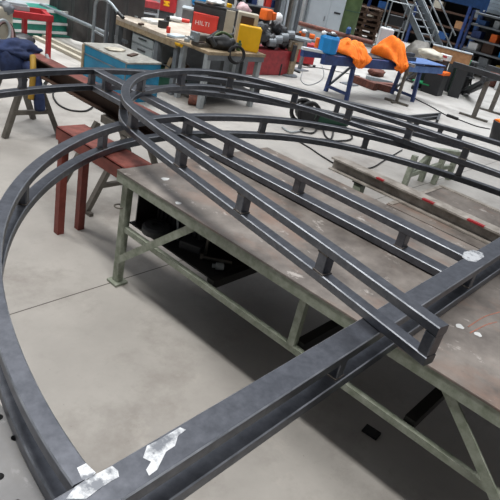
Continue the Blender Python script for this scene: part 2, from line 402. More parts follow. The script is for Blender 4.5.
# things on the bench shelf
SH = ZS+.033
cr = MB(); crx, cry = 2.72, 2.58
cr.box((crx, cry, SH+.125), (.26, .48, .25))
for k in range(11): cr.box((crx-.135, cry-.22+k*.044, SH+.125), (.014, .02, .25))
for k in range(6): cr.box((crx-.11+k*.045, cry+.245, SH+.125), (.02, .014, .25))
tag(cr.build('ribbed_crate', 'plasticblack', bevel=.004), 'black ribbed crate on the shelf under the green workbench', 'crate')
tag(MB().lathe((2.47, 2.67, SH), [(.105, 0), (.105, .04), (.09, .055), (.04, .06), (.04, .04)], 28).build('grinding_disc', 'darkgrey'), 'dark grey round disc lying on the shelf before the ribbed crate', 'disc')
tag(MB().cyl(at(203, 257, SH+.015), at(232, 263, SH+.015), .012).cyl(at(200, 256.4, SH+.015), at(203, 257, SH+.015), .022).build('steel_rod', 'tubegrey'), 'grey steel rod lying at the right end of the bench shelf', 'rod')
q = at(205, 254, SH)
tag(MB().cyl(q, q+V(.01, 0, .13), .012).box(q+V(.01, 0, .135), (.05, .02, .02)).build('upright_bolt', 'tubegrey'), 'thin upright grey bolt with a cross head on the bench shelf', 'bolt')
q = at(216, 266, SH+.025)
tag(MB().cyl(q, q+V(.04, -.03, 0), .025).cyl(q-V(.02, -.015, 0), q, .014).build('pipe_fitting', 'lightgrey'), 'small pale pipe fitting beside the steel rod on the shelf', 'fitting')
q = at(190, 252, SH)
tag(MB().box(q+V(.05, .03, .03), (.12, .16, .06), rz=.4).build('steel_block', 'darkgrey', bevel=.005), 'dark steel block on the bench shelf left of the rod', 'block')
q = at(178, 240, SH)
tag(MB().cyl(q+V(0, 0, 0), q+V(-.02, .02, .18), .009).build('steel_pin', 'galv'), 'thin pale pin standing on the bench shelf beside the round disc', 'pin')
for k, (px, py, a, b) in enumerate(((460, 326.5, .022, .014), (478, 334.5, .02, .013), (165, 179, .03, .015), (178, 203, .02, .012))):
    q = at(px, py, ZT); MB().prism([(q.x+a*math.cos(t)*(1+.25*math.sin(3*t+k)), q.y+b*1.6*math.sin(t)) for t in [2*math.pi*j/14 for j in range(14)]], ZT-.001, ZT+.001).build('paint_spot', 'white', T)
for P in (((468, 327), (484, 317), (500, 312)), ((470, 333), (486, 325), (497, 322))):
    q = [at(x, y, ZT) for x, y in P]; pts = spline([(v.x, v.y) for v in q], 4)
    MB().strip([tuple(p) for p in pts], .008, ZT-.001, ZT+.0012, .0004).build('red_chalk_mark', 'chalk', T)
# perforated welding table in the lower left
wt = thing('welding_table', 'perforated grey steel welding table under the lower left corner of the arched frame', 'table', (-.1, 1.0, 0))
wm = MB()
nx, ny, st = 12, 12, .106
for i in range(nx):
    for j in range(ny):
        c = Vector((.66-.104*i, 1.217+st*(j-6), 0)); h = .053; RH = .0135 if (i+j) % 2 == 0 or j > 5 else .007
        ring = []; sq = []
        for k in range(16):
            t = 2*math.pi*k/16; ring.append((c.x+RH*math.cos(t), c.y+RH*math.sin(t)))
            m_ = max(abs(math.cos(t)), abs(math.sin(t))); sq.append((c.x+.052*math.cos(t)/m_, c.y+h*math.sin(t)/m_))
        zt = ZL0-.001
        if i == 0: sq = [(min(x, .69) if x > c.x+.03 else x, y) for x, y in sq]
        vt = [wm.bm.verts.new((x, y, zt)) for x, y in sq]; vr = [wm.bm.verts.new((x, y, zt)) for x, y in ring]; vb = [wm.bm.verts.new((x, y, zt-.04)) for x, y in ring]
        for k in range(16):
            n_ = (k+1) % 16
            wm.bm.faces.new((vt[k], vt[n_], vr[n_], vr[k])); wm.bm.faces.new((vr[k], vr[n_], vb[n_], vb[k]))
x0_, x1_ = .66-.104*(nx-1)-.052, .69; y0_, y1_ = 1.217-6*st-.053, 1.217+5*st+.053
wm.build('top_plate', 'perf', wt)
MB().box(((x0_+x1_)/2, (y0_+y1_)/2, ZL0-.052), (x1_-x0_-.004, y1_-y0_-.004, .02)).build('under_plate', 'black', wt)
ap = MB()
for a, b in (((x1_-.006, y0_), (x1_-.006, y1_)), ((x0_+.006, y0_), (x0_+.006, y1_)), ((x0_, y0_+.006), (x1_, y0_+.006)), ((x0_, y1_-.006), (x1_, y1_-.006))):
    ap.bar((*a, ZL0-.08), (*b, ZL0-.08), .012, .155)
ap.build('side_plate', 'tubegrey', wt)
for x in (x0_+.08, x1_-.1):
    for y in (y0_+.08, y1_-.1): MB().box((x, y, (ZL0-.15)/2), (.09, .09, ZL0-.15)).build('leg', 'tubegrey', wt)

# ------------------------------------------------------------------ second bench and the H beam
ZB = .72*S
T2 = thing('steel_side_bench', 'lower steel bench with worn brown top and grey rim behind the rolled beam', 'workbench', (4.4, .6, 0))
t2x0, t2x1, t2y1, t2y0 = 3.10*S, 3.88*S, 1.37*S, -.6
MB().prism([(t2x0, t2y0), (t2x1, t2y0), (t2x1, t2y1), (t2x0, t2y1)], ZB-.03, ZB-.004).build('top_plate', 'plate', T2)
MB().bar((t2x1-.02, t2y0, ZB-.03), (t2x1-.02, t2y1, ZB-.03), .05, .07).build('rim', 'hbeam', T2)
MB().bar((t2x0+.02, t2y1-.02, ZB-.03), (t2x1-.045, t2y1-.02, ZB-.03), .04, .064).build('rim', 'hbeam', T2)
for x in (t2x0+.06, t2x1-.08):
    for y in (t2y1-.1, t2y0+.1): MB().box((x, y, (ZB-.03)/2), (.06, .06, ZB-.03)).build('leg', 'green', T2)
hb = thing('rolled_steel_beam', 'long grey rolled H beam with red paint marks lying between the two benches', 'beam', (4.1, 1.0, ZB))
hx0, hx1, hy1, hy0 = 3.205*S, 3.30*S, 1.895*S, .835
hm = (hx0+hx1)/2; hT = .805*S
bm_ = MB()
bm_.box((hm, (hy0+hy1)/2, ZB+.006), (hx1-hx0, hy1-hy0, .012)).box((hm, (hy0+hy1)/2, (ZB+hT)/2), (.012, hy1-hy0, hT-ZB-.02)).box((hm, (hy0+hy1)/2, hT-.006), (hx1-hx0, hy1-hy0, .014))
bm_.build('beam_body', 'hbeam', hb)
for py_, px_, l in ((181, 373, .07), (201, 428, .10), (223, 475, .13)):
    q = at(px_, py_, hT)
    MB().box((hx0+.012, q.y, hT-.003), (.03, l, .012)).build('paint_mark', 'red', hb)
tr = thing('steel_support_post', 'short green steel support post under the free end of the rolled beam', 'stand', (hm, 1.655*S, 0))
MB().box((hm-.01, 1.655*S, ZB/2-.005), (.08, .07, ZB-.01)).build('post', 'green', tr)
MB().box((hm-.01, 1.655*S, ZB-.006), (.10, .10, .012)).build('cap_plate', 'black', tr); MB().box((hm, 1.655*S, .01), (.2, .2, .02)).build('base_plate', 'green', tr)
# green trestle behind the side bench
def trestle(name, label, legs, top, m, cat='trestle', r=.03, extra=(), topbar=None, round_=False):
    p = thing(name, label, cat, (sum(l[0][0] for l in legs)/len(legs), sum(l[0][1] for l in legs)/len(legs), 0))
    for a, b in legs:
        mb = MB()
        if round_: mb.cyl(a, b, r)
        else: mb.bar(a, b, r*2, r*2)
        mb.build('leg', m, p)
    for a, b in extra: MB().bar(a, b, r*1.6, r*1.6).build('cross_bar', m, p)
    if topbar: MB().bar(topbar[0], topbar[1], .08, .07).build('top_bar', m, p)
    return p
g1 = at(404, 186, 0); g2 = at(433, 184, 0)
gy = g1.y; 
trestle('green_trestle', 'pale green steel trestle with crossed braces standing behind the rolled beam', [((g1.x, g1.y, 0), (g1.x+.02, g1.y, .44)), ((g2.x, g2.y, 0), (g2.x+.02, g2.y, .44)), ((g1.x+.5, g1.y, 0), (g1.x+.48, g1.y, .44)), ((g2.x+.5, g2.y, 0), (g2.x+.48, g2.y, .44))], .9, 'green', r=.035,
        extra=[((g1.x, g1.y, .16), (g2.x, g2.y, .30)), ((g1.x, g1.y, .15), (g1.x+.5, g1.y, .40)), ((g1.x+.5, g1.y, .2), (g2.x+.5, g2.y, .2))], topbar=((g1.x+.26, g1.y+.1, .475), (g2.x+.26, g2.y-.1, .475)))
# ------------------------------------------------------------------ red oxide support and sawhorses
rp = thing('red_oxide_trestle', 'red oxide painted channel on two red legs at the end of the workbench', 'trestle', (2.47, 3.6, 0))
MB().box((2.475, 3.385, .905), (.25, .86, .010)).box((2.355, 3.385, .86), (.010, .86, .1)).box((2.595, 3.385, .86), (.010, .86, .1)).build('channel', 'redox', rp)
MB().box((2.475, 3.38, .9105), (.22, .82, .002)).build('worn_top', 'redoxtop', rp)
for x in (2.385, 2.58):
    MB().box((x, 3.755, .425), (.06, .06, .85)).build('leg', 'redox', rp)
trestle('grey_sawhorse', 'grey steel sawhorse with splayed legs between the red trestle and the workbench', [((2.80, 3.98, .02), (3.16, 4.00, .68)), ((3.72, 3.98, .02), (3.40, 4.00, .68)), ((2.80, 4.45, .02), (3.16, 4.43, .68)), ((3.72, 4.45, .02), (3.40, 4.43, .68))], .7, 'tubegrey', r=.024,
        extra=[((2.93, 3.985, .25), (3.60, 3.985, .25)), ((2.80, 4.0, .012), (2.80, 3.90, .012))], topbar=((3.28, 3.95, .69), (3.28, 4.5, .69)))
ax = 3.32
trestle('grey_sawhorse', 'grey steel sawhorse under the far end of the red beam with the navy jacket', [((3.01, 5.91, 0), (3.25, 5.95, .66)), ((3.65, 5.87, 0), (3.40, 5.95, .66)), ((3.01, 6.45, 0), (3.25, 6.4, .66)), ((3.65, 6.45, 0), (3.40, 6.4, .66))], .7, 'tubegrey', r=.028,
        extra=[((3.10, 5.92, .28), (3.55, 5.90, .28))], topbar=((3.325, 5.8, .69), (3.325, 6.6, .69)))
rb = thing('red_steel_beam', 'long dark steel beam with red painted top under the outer arc of the frame', 'beam', (3.4, 5.0, .73))
bx = 3.38
MB().box((bx, 5.05, .732), (.17, 2.5, .012)).box((bx, 5.05, .815), (.012, 2.5, .16)).box((bx, 5.05, .900), (.17, 2.5, .014)).build('beam_body', 'brown', rb)
MB().box((bx, 5.05, .908), (.16, 2.48, .003)).build('painted_top', 'redoxtop', rb)

# ================================================================== the workshop behind
def solo(mb, name, m, label, cat, group=None, kind=None, **k):
    return tag(mb.build(name, m, **k), label, cat, group, kind)
# --- dark curtain partition and bumper rail
cu = MB()
for k in range(30):
    y = 11.6 - k*.1
    a = .05*math.sin(k*1.1); b = .05*math.sin((k+1)*1.1)
    cu.extrude([(6.85+a, y, .06), (6.85+b, y-.1, .06), (6.85+b, y-.1, 2.6), (6.85+a, y, 2.6)], (.012, 0, 0))
bmesh.ops.remove_doubles(cu.bm, verts=cu.bm.verts[:], dist=.0005)
solo(cu, 'welding_curtain', 'curtain', 'dark grey welding curtain hanging behind the turquoise chest', 'curtain')
br = thing('bumper_rail', 'pale grey steel bumper rail running in front of the dark curtain', 'rail', (6.6, 10, 0))
MB().cyl((6.6, 11.5, .52), (6.6, 8.6, .5), .035).build('rail_tube', 'galv', br)
for y in (11.3, 8.8): MB().cyl((6.6, y, 0), (6.6, y, .5), .03).build('post', 'galv', br)
for i, (xa, ya, yb, lab) in enumerate(((6.1, 10.8, 8.6, 'grey steel bar lying on the floor nearest the red bench frame'), (6.35, 10.9, 8.7, 'grey steel bar lying on the floor below the bumper rail'))):
    solo(MB().box((xa, (ya+yb)/2, .03), (.09, ya-yb, .06)), 'steel_bar', 'cream', lab, 'bar', 'bars on the floor before the curtain')
# --- red bench frame at far left with boards on it
rf = thing('red_bench_frame', 'red steel bench frame standing at the far left behind the sawhorse', 'bench', (5.0, 9.6, 0))
zf = .68
pA = at(0, 12, zf); pB = at(53, 19, zf); dv = (pB-pA).normalized(); pr = Vector((-dv.y, dv.x, 0))
pA2 = pA - dv*.5
MB().bar(pA2, pB, .09, .10).build('top_beam', 'red', rf)
MB().bar(pA2+pr*.55, pB+pr*.55, .09, .10).build('top_beam', 'red', rf)
MB().bar(pB-dv*.05, pB-dv*.05+pr*.55, .08, .08).build('top_beam', 'red', rf)
for q in (pB-dv*.06, pB-dv*.36+pr*.50, pA2+dv*.1, pA2+dv*.1+pr*.55):
    MB().bar((q.x, q.y, 0), (q.x, q.y, zf-.05), .07, .07).build('leg', 'red', rf)
q = pA + dv*.22 + pr*.25
solo(MB().box((q.x, q.y, zf+.085), (.50, .32, .07), rz=math.atan2(dv.y, dv.x)).box((q.x, q.y, zf+.135), (.44, .26, .03), rz=math.atan2(dv.y, dv.x)), 'steel_tray', 'lightgrey', 'pale grey slotted tray lying on the red bench frame', 'tray')
# teal bins with white stripes behind, grey shelf above
q = at(24, 38, 0)
tb = thing('teal_skip', 'teal green steel bin with pale bands behind the red bench frame', 'bin', (q.x+.5, q.y+.3, 0))
MB().box((q.x+.3, q.y+.5, .26), (1.9, .7, .5)).build('body', 'teal', tb, bevel=.02)
for z in (.1, .27, .5): MB().box((q.x+.3, q.y+.145, z), (1.92, .03, .05)).build('band', 'white', tb)
ga = at(10, 30, 0)+V(.6, .8, 0)
za = hz(ga, 3); a_ = V(ga.x-1.2, ga.y+.35, za); b_ = V(ga.x+1.0, ga.y-.35, za)
gs = thing('grey_side_table', 'grey table with thin pale top at the top left corner of the view', 'table', (ga.x, ga.y, 0))
MB().bar(a_, b_, .6, .06).build('top', 'lightgrey', gs)
for t in (.03, .62, .97):
    p_ = a_+(b_-a_)*t; MB().box((p_.x, p_.y, za/2), (.06, .06, za)).build('leg', 'midgrey', gs)
# --- cream hose cart at the left edge
q = at(2, 62, 0)
hc = thing('hose_cart', 'cream machine cart with looped hoses at the left edge behind the navy jacket', 'cart', (q.x, q.y, 0))
MB().box((q.x-.05, q.y+.1, .45), (.32, .4, .8), rz=.3).build('body', 'cream', hc, bevel=.03)
MB().cyl((q.x+.05, q.y+.05, .85), (q.x+.05, q.y+.05, 1.15), .025).build('mast', 'tubegrey', hc)
for k in range(3):
    MB().torus((q.x-.02-.03*k, q.y-.15-.02*k, .42+.05*k), .22-.03*k, .022, axis=(.5, -1, .1)).build('hose', ['brown', 'lilac', 'lightgrey'][k], hc, smooth=True)
MB().blob((q.x+.05, q.y, .82), (.13, .13, .10), 3, .4).build('control_head', 'midgrey', hc, smooth=True)
# --- navy jacket, blue cloth, straps on the sawhorse
jz = .9
jb = MB().blob((3.22, 6.12, .92), (.24, .20, .10), 5, .4, 1.6, 4)
jb.blob((3.14, 6.05, .80), (.13, .14, .17), 8, .35, 1.8, 3)
solo(jb, 'navy_jacket', 'navy', 'navy blue work jacket draped over the far end of the red beam', 'jacket', smooth=True)
q = at(19, 60, 0)
zc = hz(q, 45)
solo(MB().box((q.x, q.y+.1, zc/2), (.42, .36, zc)), 'cardboard_box', 'wood', 'brown cardboard box standing behind the navy jacket', 'box', bevel=.006)
solo(MB().blob((q.x+.05, q.y+.05, zc+.08), (.22, .16, .09), 3, .3, 2, 3, flat=zc), 'dark_bag', 'plasticblack', 'small dark bag lying on the cardboard box behind the navy jacket', 'bag', smooth=True)
st_ = MB(); q = Vector((3.27, 5.72, .92))
st_.tube(spline([(3.28, 5.84, .92), (3.22, 5.72, .80), (3.20, 5.70, .6), (3.19, 5.70, .50)], 6), .033)
solo(st_, 'ratchet_strap', 'strap', 'yellow brown strap bundle hanging over the near sawhorse below the navy jacket', 'strap', smooth=True)
solo(MB().tube(spline([(3.26, 5.98, .76), (3.26, 5.86, .80), (3.265, 5.75, .72), (3.28, 5.70, .55), (3.30, 5.70, .38)], 6), .06), 'blue_cloth', 'navy', 'dark blue cloth strip hanging beside the yellow strap under the frame', 'cloth', smooth=True)
solo(MB().tube(spline([(3.45, 5.86, .93), (3.42, 5.68, .8), (3.3, 5.66, .62), (3.42, 5.64, .60), (3.55, 5.66, .66)], 6), .02), 'white_cable', 'lightgrey', 'pale looped cable hanging between the strap and the red beam', 'cable', smooth=True)
# --- turquoise chest
cz = .60
q = at(80, 81, 0); c1 = at(128, 53, cz)
cx0 = 5.32; cy1 = 7.98; cy0 = 6.86; cx1 = 5.95
ch = thing('turquoise_tool_chest', 'turquoise steel tool chest with worn grey lid behind the frame corner', 'chest', ((cx0+cx1)/2, (cy0+cy1)/2, 0))
MB().box(((cx0+cx1)/2, (cy0+cy1)/2, .29), (cx1-cx0, cy1-cy0, .58)).build('body', 'chest', ch, bevel=.01)
MB().box(((cx0+cx1)/2, (cy0+cy1)/2, .59), (cx1-cx0+.02, cy1-cy0+.02, .03)).build('lid', 'chesttop', ch, bevel=.008)
MB().box((cx0-.006, (cy0+cy1)/2, .45), (.014, cy1-cy0, .012)).build('seam', 'midgrey', ch)
MB().box((cx0-.004, cy1-.01, .29), (.03, .05, .58)).build('edge_strip', 'wood', ch)
MB().box((cx0-.004, cy0+.02, .29), (.02, .015, .56)).build('edge_strip', 'midgrey', ch)
hd = MB().tube(spline([(5.42, cy0-.01, .40), (5.42, cy0-.10, .44), (5.7, cy0-.10, .44), (5.7, cy0-.01, .40)], 6), .02); hd.build('handle', 'plasticblack', ch)
solo(MB().blob((5.6, 7.55, .615), (.16, .12, .025), 4, .3), 'work_gloves', 'cream', 'pale crumpled gloves lying on the lid of the turquoise chest', 'gloves', smooth=True)
solo(MB().box((5.7, 7.25, .615), (.25, .08, .02), rz=.5), 'flat_bar_scrap', 'brown', 'dark flat bar offcut lying on the chest lid', 'offcut')
# --- grey tube trolley behind the chest
q = at(103, 44, .6)
tx, ty = 6.15, 8.55
tl = thing('tube_trolley', 'grey tube trolley with tall bent handle standing behind the turquoise chest', 'trolley', (tx, ty, 0))
MB().tube(spline([(6.05, 8.82, .05), (6.05, 8.82, .8), (6.05, 8.80, 1.08), (6.08, 8.67, 1.16), (6.12, 8.50, 1.13), (6.16, 8.32, 1.02)], 6), .028).build('handle_tube', 'galv', tl, smooth=True)
MB().bar((6.1, 8.52, .05), (6.1, 8.52, 1.12), .05, .05).build('post', 'midgrey', tl)
MB().cyl((6.14, 8.42, .45), (6.14, 8.42, 1.06), .05).build('gas_hose', 'darkgrey', tl)
MB().cyl((6.14, 8.42, .05), (6.14, 8.42, .45), .055).build('lower_sleeve', 'brown', tl)
MB().bar((6.05, 8.82, .62), (6.1, 8.52, .58), .03, .03).build('cross_bar', 'galv', tl)
MB().cyl((6.16, 8.33, 1.025), (6.18, 8.20, .97), .03).build('grip', 'plasticblack', tl)
MB().box((6.1, 8.6, .025), (.3, .5, .05)).build('base', 'darkgrey', tl)
# --- long workbench with board top
wb = thing('long_work_bench', 'long workbench with worn pale board top behind the turquoise chest', 'workbench', (6.95, 7.55, 0))
wx0, wx1, wy0, wy1, wz = 6.45, 8.25, 7.12, 8.85, .9
MB().box(((wx0+wx1)/2, (wy0+wy1)/2, wz-.03), (wx1-wx0, wy1-wy0, .06)).build('top', 'benchtop', wb, bevel=.005)
MB().box((wx0+.03, (wy0+wy1)/2, wz-.10), (.05, wy1-wy0-.05, .08)).build('apron', 'wood', wb)
for x in (wx0+.08, wx1-.08):
    for y in (wy0+.06, 7.66, wy1-.1): MB().box((x, y, (wz-.06)/2), (.09, .09, wz-.06)).build('leg', 'midgrey', wb)
dc = thing('drawer_cabinet', 'grey drawer cabinet under the left end of the long workbench', 'cabinet', (6.75, 8.1, .35))
MB().box((6.76, 8.03, .56), (.5, .62, .36)).build('body', 'lightgrey', dc)
for k, z in enumerate((.66, .48)):
    d = MB().box((6.50, 8.03, z), (.02, .56, .14)).build('drawer', 'lightgrey', dc, bevel=.004)
    MB().box((6.485, 8.03, z+.02), (.02, .2, .025)).build('handle', 'darkgrey', d)
MB().box((6.76, 8.03, .19), (.45, .55, .38)).build('plinth', 'plasticblack', dc)
solo(MB().box((6.62, 7.6, .12), (.22, .12, .24)), 'blue_carton', 'rackblue', 'deep blue carton on the floor beneath the long workbench', 'carton', bevel=.004)
gb = thing('green_crate', 'dark green open crate on the floor under the long workbench', 'crate', (6.95, 7.2, 0))
gx, gy = 6.75, 7.39
MB().box((gx, gy, .02), (.5, .42, .04)).build('base', 'darkgreen', gb)
for c, d in (((gx-.24, gy, .17), (.02, .42, .34)), ((gx+.24, gy, .17), (.02, .42, .34)), ((gx, gy-.2, .17), (.5, .02, .34)), ((gx, gy+.2, .17), (.5, .02, .34))): MB().box(c, d).build('side', 'darkgreen', gb)
MB().tube(spline([(gx-.25, gy+.15, .34), (gx-.26, gy+.1, .42), (gx-.26, gy-.1, .42), (gx-.25, gy-.15, .34)], 6), .012).build('handle', 'darkgrey', gb)
for k in range(5):
    lab = ['short pale timber block with a hole in the green crate', 'long timber offcut leaning in the green crate', 'brown timber offcut lying across the green crate', 'flat pale batten sticking out of the green crate', 'dark timber offcut at the right end of the green crate'][k]
    p_ = Vector((gx-.12+.05*k, gy+.13-.05*k, .22)); q_ = p_+Vector((.04+.03*k, -.10+.04*k, .32-.03*k))
    solo(MB().bar(p_, q_, .10-.01*k, .07), 'timber_offcut', ['wood', 'wood', 'board', 'cream', 'pallet'][k], lab, 'offcut', 'timber offcuts in the green crate', bevel=.004)
pp = at(222 - 0, 50, .5)
solo(MB().tube(spline([at(177, 47, .7), at(181, 56, .55), at(185, 64, .38), at(190, 70, .28)], 6), .045), 'bent_pipe', 'tubegrey', 'bent grey brown pipe leaning under the right end of the long workbench', 'pipe', smooth=True)
# items on long bench
def onbench(px, py, d, name, m, label, cat, z=wz, rz=0, bevel=.006, group=None):
    q = at(px, py, z); return solo(MB().box((q.x, q.y, z+d[2]/2), d, rz=rz), name, m, label, cat, group, bevel=bevel)
onbench(147, 21.5, (.18, .14, .05), 'white_carton', 'white', 'white flat carton lying in the middle of the long bench top', 'carton', rz=.3)
onbench(153, 24, (.13, .12, .05), 'white_carton', 'white', 'small white carton right beside the middle carton on the long bench', 'carton', rz=-.2)
onbench(137, 17.5, (.10, .10, .03), 'white_carton', 'lightgrey', 'small pale carton near the left end of the long bench top', 'carton', rz=.1)
onbench(176, 37, (.28, .18, .035), 'paper_pad', 'paleblue', 'pale blue paper pad near the front edge of the long bench', 'pad', rz=.25)
onbench(168, 33, (.05, .05, .10), 'glue_bottle', 'redplastic', 'small red and white bottle beside the blue paper pad', 'bottle')
q = at(180, 41, .905)
solo(MB().bar(at(166, 38, .92), at(192, 46, .92), .04, .03), 'timber_strip', 'wood', 'thin brown wooden strip along the front edge of the long bench', 'strip')
q = at(164, 41, .87); solo(MB().cyl((wx0-.02, q.y, .85), (wx0-.02, q.y-.12, .85), .04), 'tape_roll', 'yellow', 'yellow tape roll hanging at the front edge of the long bench', 'tape')
q = at(175, 22, wz)
gt = thing('angle_grinder', 'angle grinder with white body and red grip lying on the long bench', 'grinder', q)
MB().cyl(q+V(-.1, .05, .05), q+V(.1, -.05, .05), .045).build('body', 'white', gt); MB().cyl(q+V(.1, -.05, .05), q+V(.24, -.12, .05), .035).build('grip', 'redplastic', gt)
MB().cyl(q+V(-.13, .06, .0), q+V(-.13, .06, .02), .07).build('disc', 'rubber', gt); MB().cyl(q+V(-.13, .06, .02), q+V(-.13, .06, .08), .035).build('head', 'plasticblack', gt)
# vise
q = at(200, 46, wz)
vi = thing('bench_vise', 'grey steel bench vise at the right end of the long bench', 'vise', q)
MB().box(q+V(0, 0, .03), (.22, .2, .06)).build('base', 'tubegrey', vi, bevel=.01); MB().box(q+V(.02, 0, .13), (.24, .12, .10)).build('body', 'tubegrey', vi, bevel=.02)
MB().box(q+V(-.14, 0, .14), (.07, .16, .14)).build('jaw', 'galv', vi, bevel=.01); MB().cyl(q+V(-.18, 0, .12), q+V(-.27, 0, .12), .025).build('screw', 'galv', vi); MB().cyl(q+V(-.25, -.1, .12), q+V(-.25, .1, .12), .01).build('handle_bar', 'galv', vi)
# --- end bench
eb = thing('end_workbench', 'second workbench with worn board top carrying the yellow case', 'workbench', (7.6, 6.7, 0))
ez = .9
f0 = V(6.45, 6.40, ez); f1 = V(7.74, 6.34, ez); dv = (f1-f0).normalized(); nv = Vector((-dv.y, dv.x, 0)); an = math.atan2(dv.y, dv.x)
mc = (f0+f1)/2 + nv*.35; L_ = (f1-f0).length
MB().box((mc.x, mc.y, ez-.025), (L_, .7, .05), rz=an).build('top', 'wood', eb, bevel=.005)
MB().box(((f0+f1)/2+nv*.03+V(0, 0, -.09)), (L_-.04, .04, .08), rz=an).build('apron', 'midgrey', eb)
for t in (.04, .93):
    for k in (.06, .64):
        p_ = f0+(f1-f0)*t+nv*k; MB().box((p_.x, p_.y, (ez-.05)/2), (.08, .08, ez-.05), rz=an).build('leg', 'lightgrey', eb)
MB().box((mc.x, mc.y, .25), (L_*.9, .6, .03), rz=an).build('shelf', 'black', eb)
def oneb(t, k, d, z=0): p_ = f0+(f1-f0)*t+nv*k; return V(p_.x, p_.y, ez+z+d[2]/2)
# stuff under the end bench
for k, (t, mm, dd, lab) in enumerate(((.15, 'plasticblack', (.3, .3, .28), 'black plastic tub on the shelf at the left under the end bench'), (.36, 'darkgrey', (.3, .25, .2), 'dark grey machine part in the middle under the end bench'), (.56, 'brown', (.22, .25, .24), 'brown box on the shelf at the right under the end bench'))):
    p_ = f0+(f1-f0)*t+nv*.3; solo(MB().box((p_.x, p_.y, .267+dd[2]/2), dd, rz=an), 'storage_box', mm, lab, 'box', bevel=.02)
p_ = f0+(f1-f0)*.38+nv*.02; solo(MB().blob((p_.x, p_.y-.12, .50), (.08, .06, .08), 2, .4), 'cotton_rag', 'cream', 'pale crumpled rag hanging under the end bench', 'rag', smooth=True)
# dark case with lid, red box, tool bag, coil, yellow case
H0 = at(187, 38, wz); 
dk = thing('dark_tool_case', 'large dark grey tool case standing behind the red box on the benches', 'case', (7.5, 6.9, wz))
ca = at(188, 31, wz)+V(.30, .25, 0); cb = at(240, 44, wz)+V(.45, .4, 0)
dv2 = (cb-ca).normalized(); a2 = math.atan2(dv2.y, dv2.x); cm = (ca+cb)/2
MB().box((cm.x, cm.y, wz+.22), ((cb-ca).length, .30, .44), rz=a2).build('body', 'darkgrey', dk, bevel=.02)
MB().box((cm.x, cm.y, wz+.46), ((cb-ca).length+.02, .32, .04), rz=a2).build('lid', 'plasticblack', dk, bevel=.01)
MB().tube(spline([ca+dv2*.62+V(-.14, -.12, .45), ca+dv2*.72+V(-.15, -.12, .28), ca+dv2*.80+V(-.15, -.12, .15), ca+dv2*.78+V(-.15, -.12, .08)], 6), .012).build('cord', 'lightgrey', dk)
q = at(203, 32, wz); 
hb_ = thing('red_tool_box', 'bright red tool case with white lettering standing on the long bench', 'case', (q.x, q.y, wz))
rd = (Vector((RT.x, RT.y, 0))).normalized(); ra = math.atan2(rd.y, rd.x) + R(4)
rw = 24/62; rh = .29
fc = at(203, 33, wz) + Vector((-rd.y, rd.x, 0))*.15
MB().box((fc.x, fc.y, wz+rh/2), (rw+.06, .26, rh), rz=ra).build('body', 'redplastic', hb_, bevel=.012)
MB().box((fc.x, fc.y, wz+rh+.01), (rw+.07, .27, .03), rz=ra).build('lid', 'redplastic', hb_, bevel=.008)
MB().tube(spline([fc+V(-.1*rd.x, -.1*rd.y, rh+.02), fc+V(-.08*rd.x, -.08*rd.y, rh+.06), fc+V(.08*rd.x, .08*rd.y, rh+.06), fc+V(.1*rd.x, .1*rd.y, rh+.02)], 5), .012).build('handle', 'plasticblack', hb_)
cu_ = bpy.data.curves.new('lettering', 'FONT'); cu_.body = 'HILTI'; cu_.size = .095; cu_.extrude = .002; cu_.align_x = 'CENTER'; cu_.align_y = 'CENTER'; cu_.space_character = 1.05
tmp = bpy.data.objects.new('tmp_text', cu_); C.objects.link(tmp); bpy.context.view_layer.update()
me_ = bpy.data.meshes.new_from_object(tmp.evaluated_get(bpy.context.evaluated_depsgraph_get())); bpy.data.objects.remove(tmp)
ox = Vector((math.cos(ra), math.sin(ra), 0)); oy = Vector((-ox.y, ox.x, 0))
mt = Matrix((ox, Vector((0, 0, 1)), -oy)).transposed().to_4x4()
me_.transform(Matrix.Diagonal((1.15, 1.1, 1, 1))); me_.transform(mt); me_.transform(Matrix.Translation(fc+V(0, 0, rh*.52)-oy*.132-ox*.05 - hb_.location))
me_.materials.clear(); me_.materials.append(M['white']); lo = bpy.data.objects.new('lettering', me_); C.objects.link(lo); lo.parent = hb_
q = at(221, 45, ez)
tbag = thing('black_tool_bag', 'black soft tool bag with coiled hose at its front on the end bench', 'bag', (q.x, q.y, ez))
p_ = f0+(f1-f0)*.28+nv*.3
p_ = f0+(f1-f0)*.36+nv*.28
MB().blob((p_.x, p_.y, ez+.10), (.25, .20, .13), 11, .3, 1.8, 3, flat=ez+.002).build('bag_body', 'plasticblack', tbag, smooth=True)
MB().tube(spline([p_+V(-.22, 0, .14), p_+V(-.08, -.05, .25), p_+V(.10, -.08, .22), p_+V(.2, -.14, .12)], 6), .02).build('grip', 'tankgreen', tbag)
for k, (o1, o2, r_) in enumerate((((-.28, .02, .10), (-.05, .0, .24), .05), ((-.1, -.12, .06), (.14, -.16, .16), .05), ((.05, .05, .15), (.28, .02, .20), .045), ((-.2, -.1, .05), (-.3, -.05, .18), .04), ((.1, -.2, .04), (.26, -.12, .1), .04))):
    MB().cyl(p_+V(*o1), p_+V(*o2), r_).build('tool_end', ['rubber', 'darkgrey', 'plasticblack', 'darkgrey', 'rubber'][k], tbag, bevel=.01)
p_ = f0+(f1-f0)*.43-nv*.03
solo(MB().torus((p_.x, p_.y, ez-.02), .13, .017, axis=(-.5, -1, .25)).torus((p_.x+.01, p_.y-.02, ez-.01), .125, .014, axis=(-.55, -1, .35)), 'hose_coil', 'rubber', 'black hose coil hanging over the front edge of the end bench', 'coil', smooth=True)
yl = thing('yellow_case', 'bright yellow plastic case standing on the right end of the end bench', 'case', (f1.x, f1.y, ez))
p_ = at(251, 52, ez)+nv*.12
MB().box((p_.x, p_.y, ez+.195), (.36, .2, .39), rz=ra-R(2)).build('body', 'yellow', yl, bevel=.015)
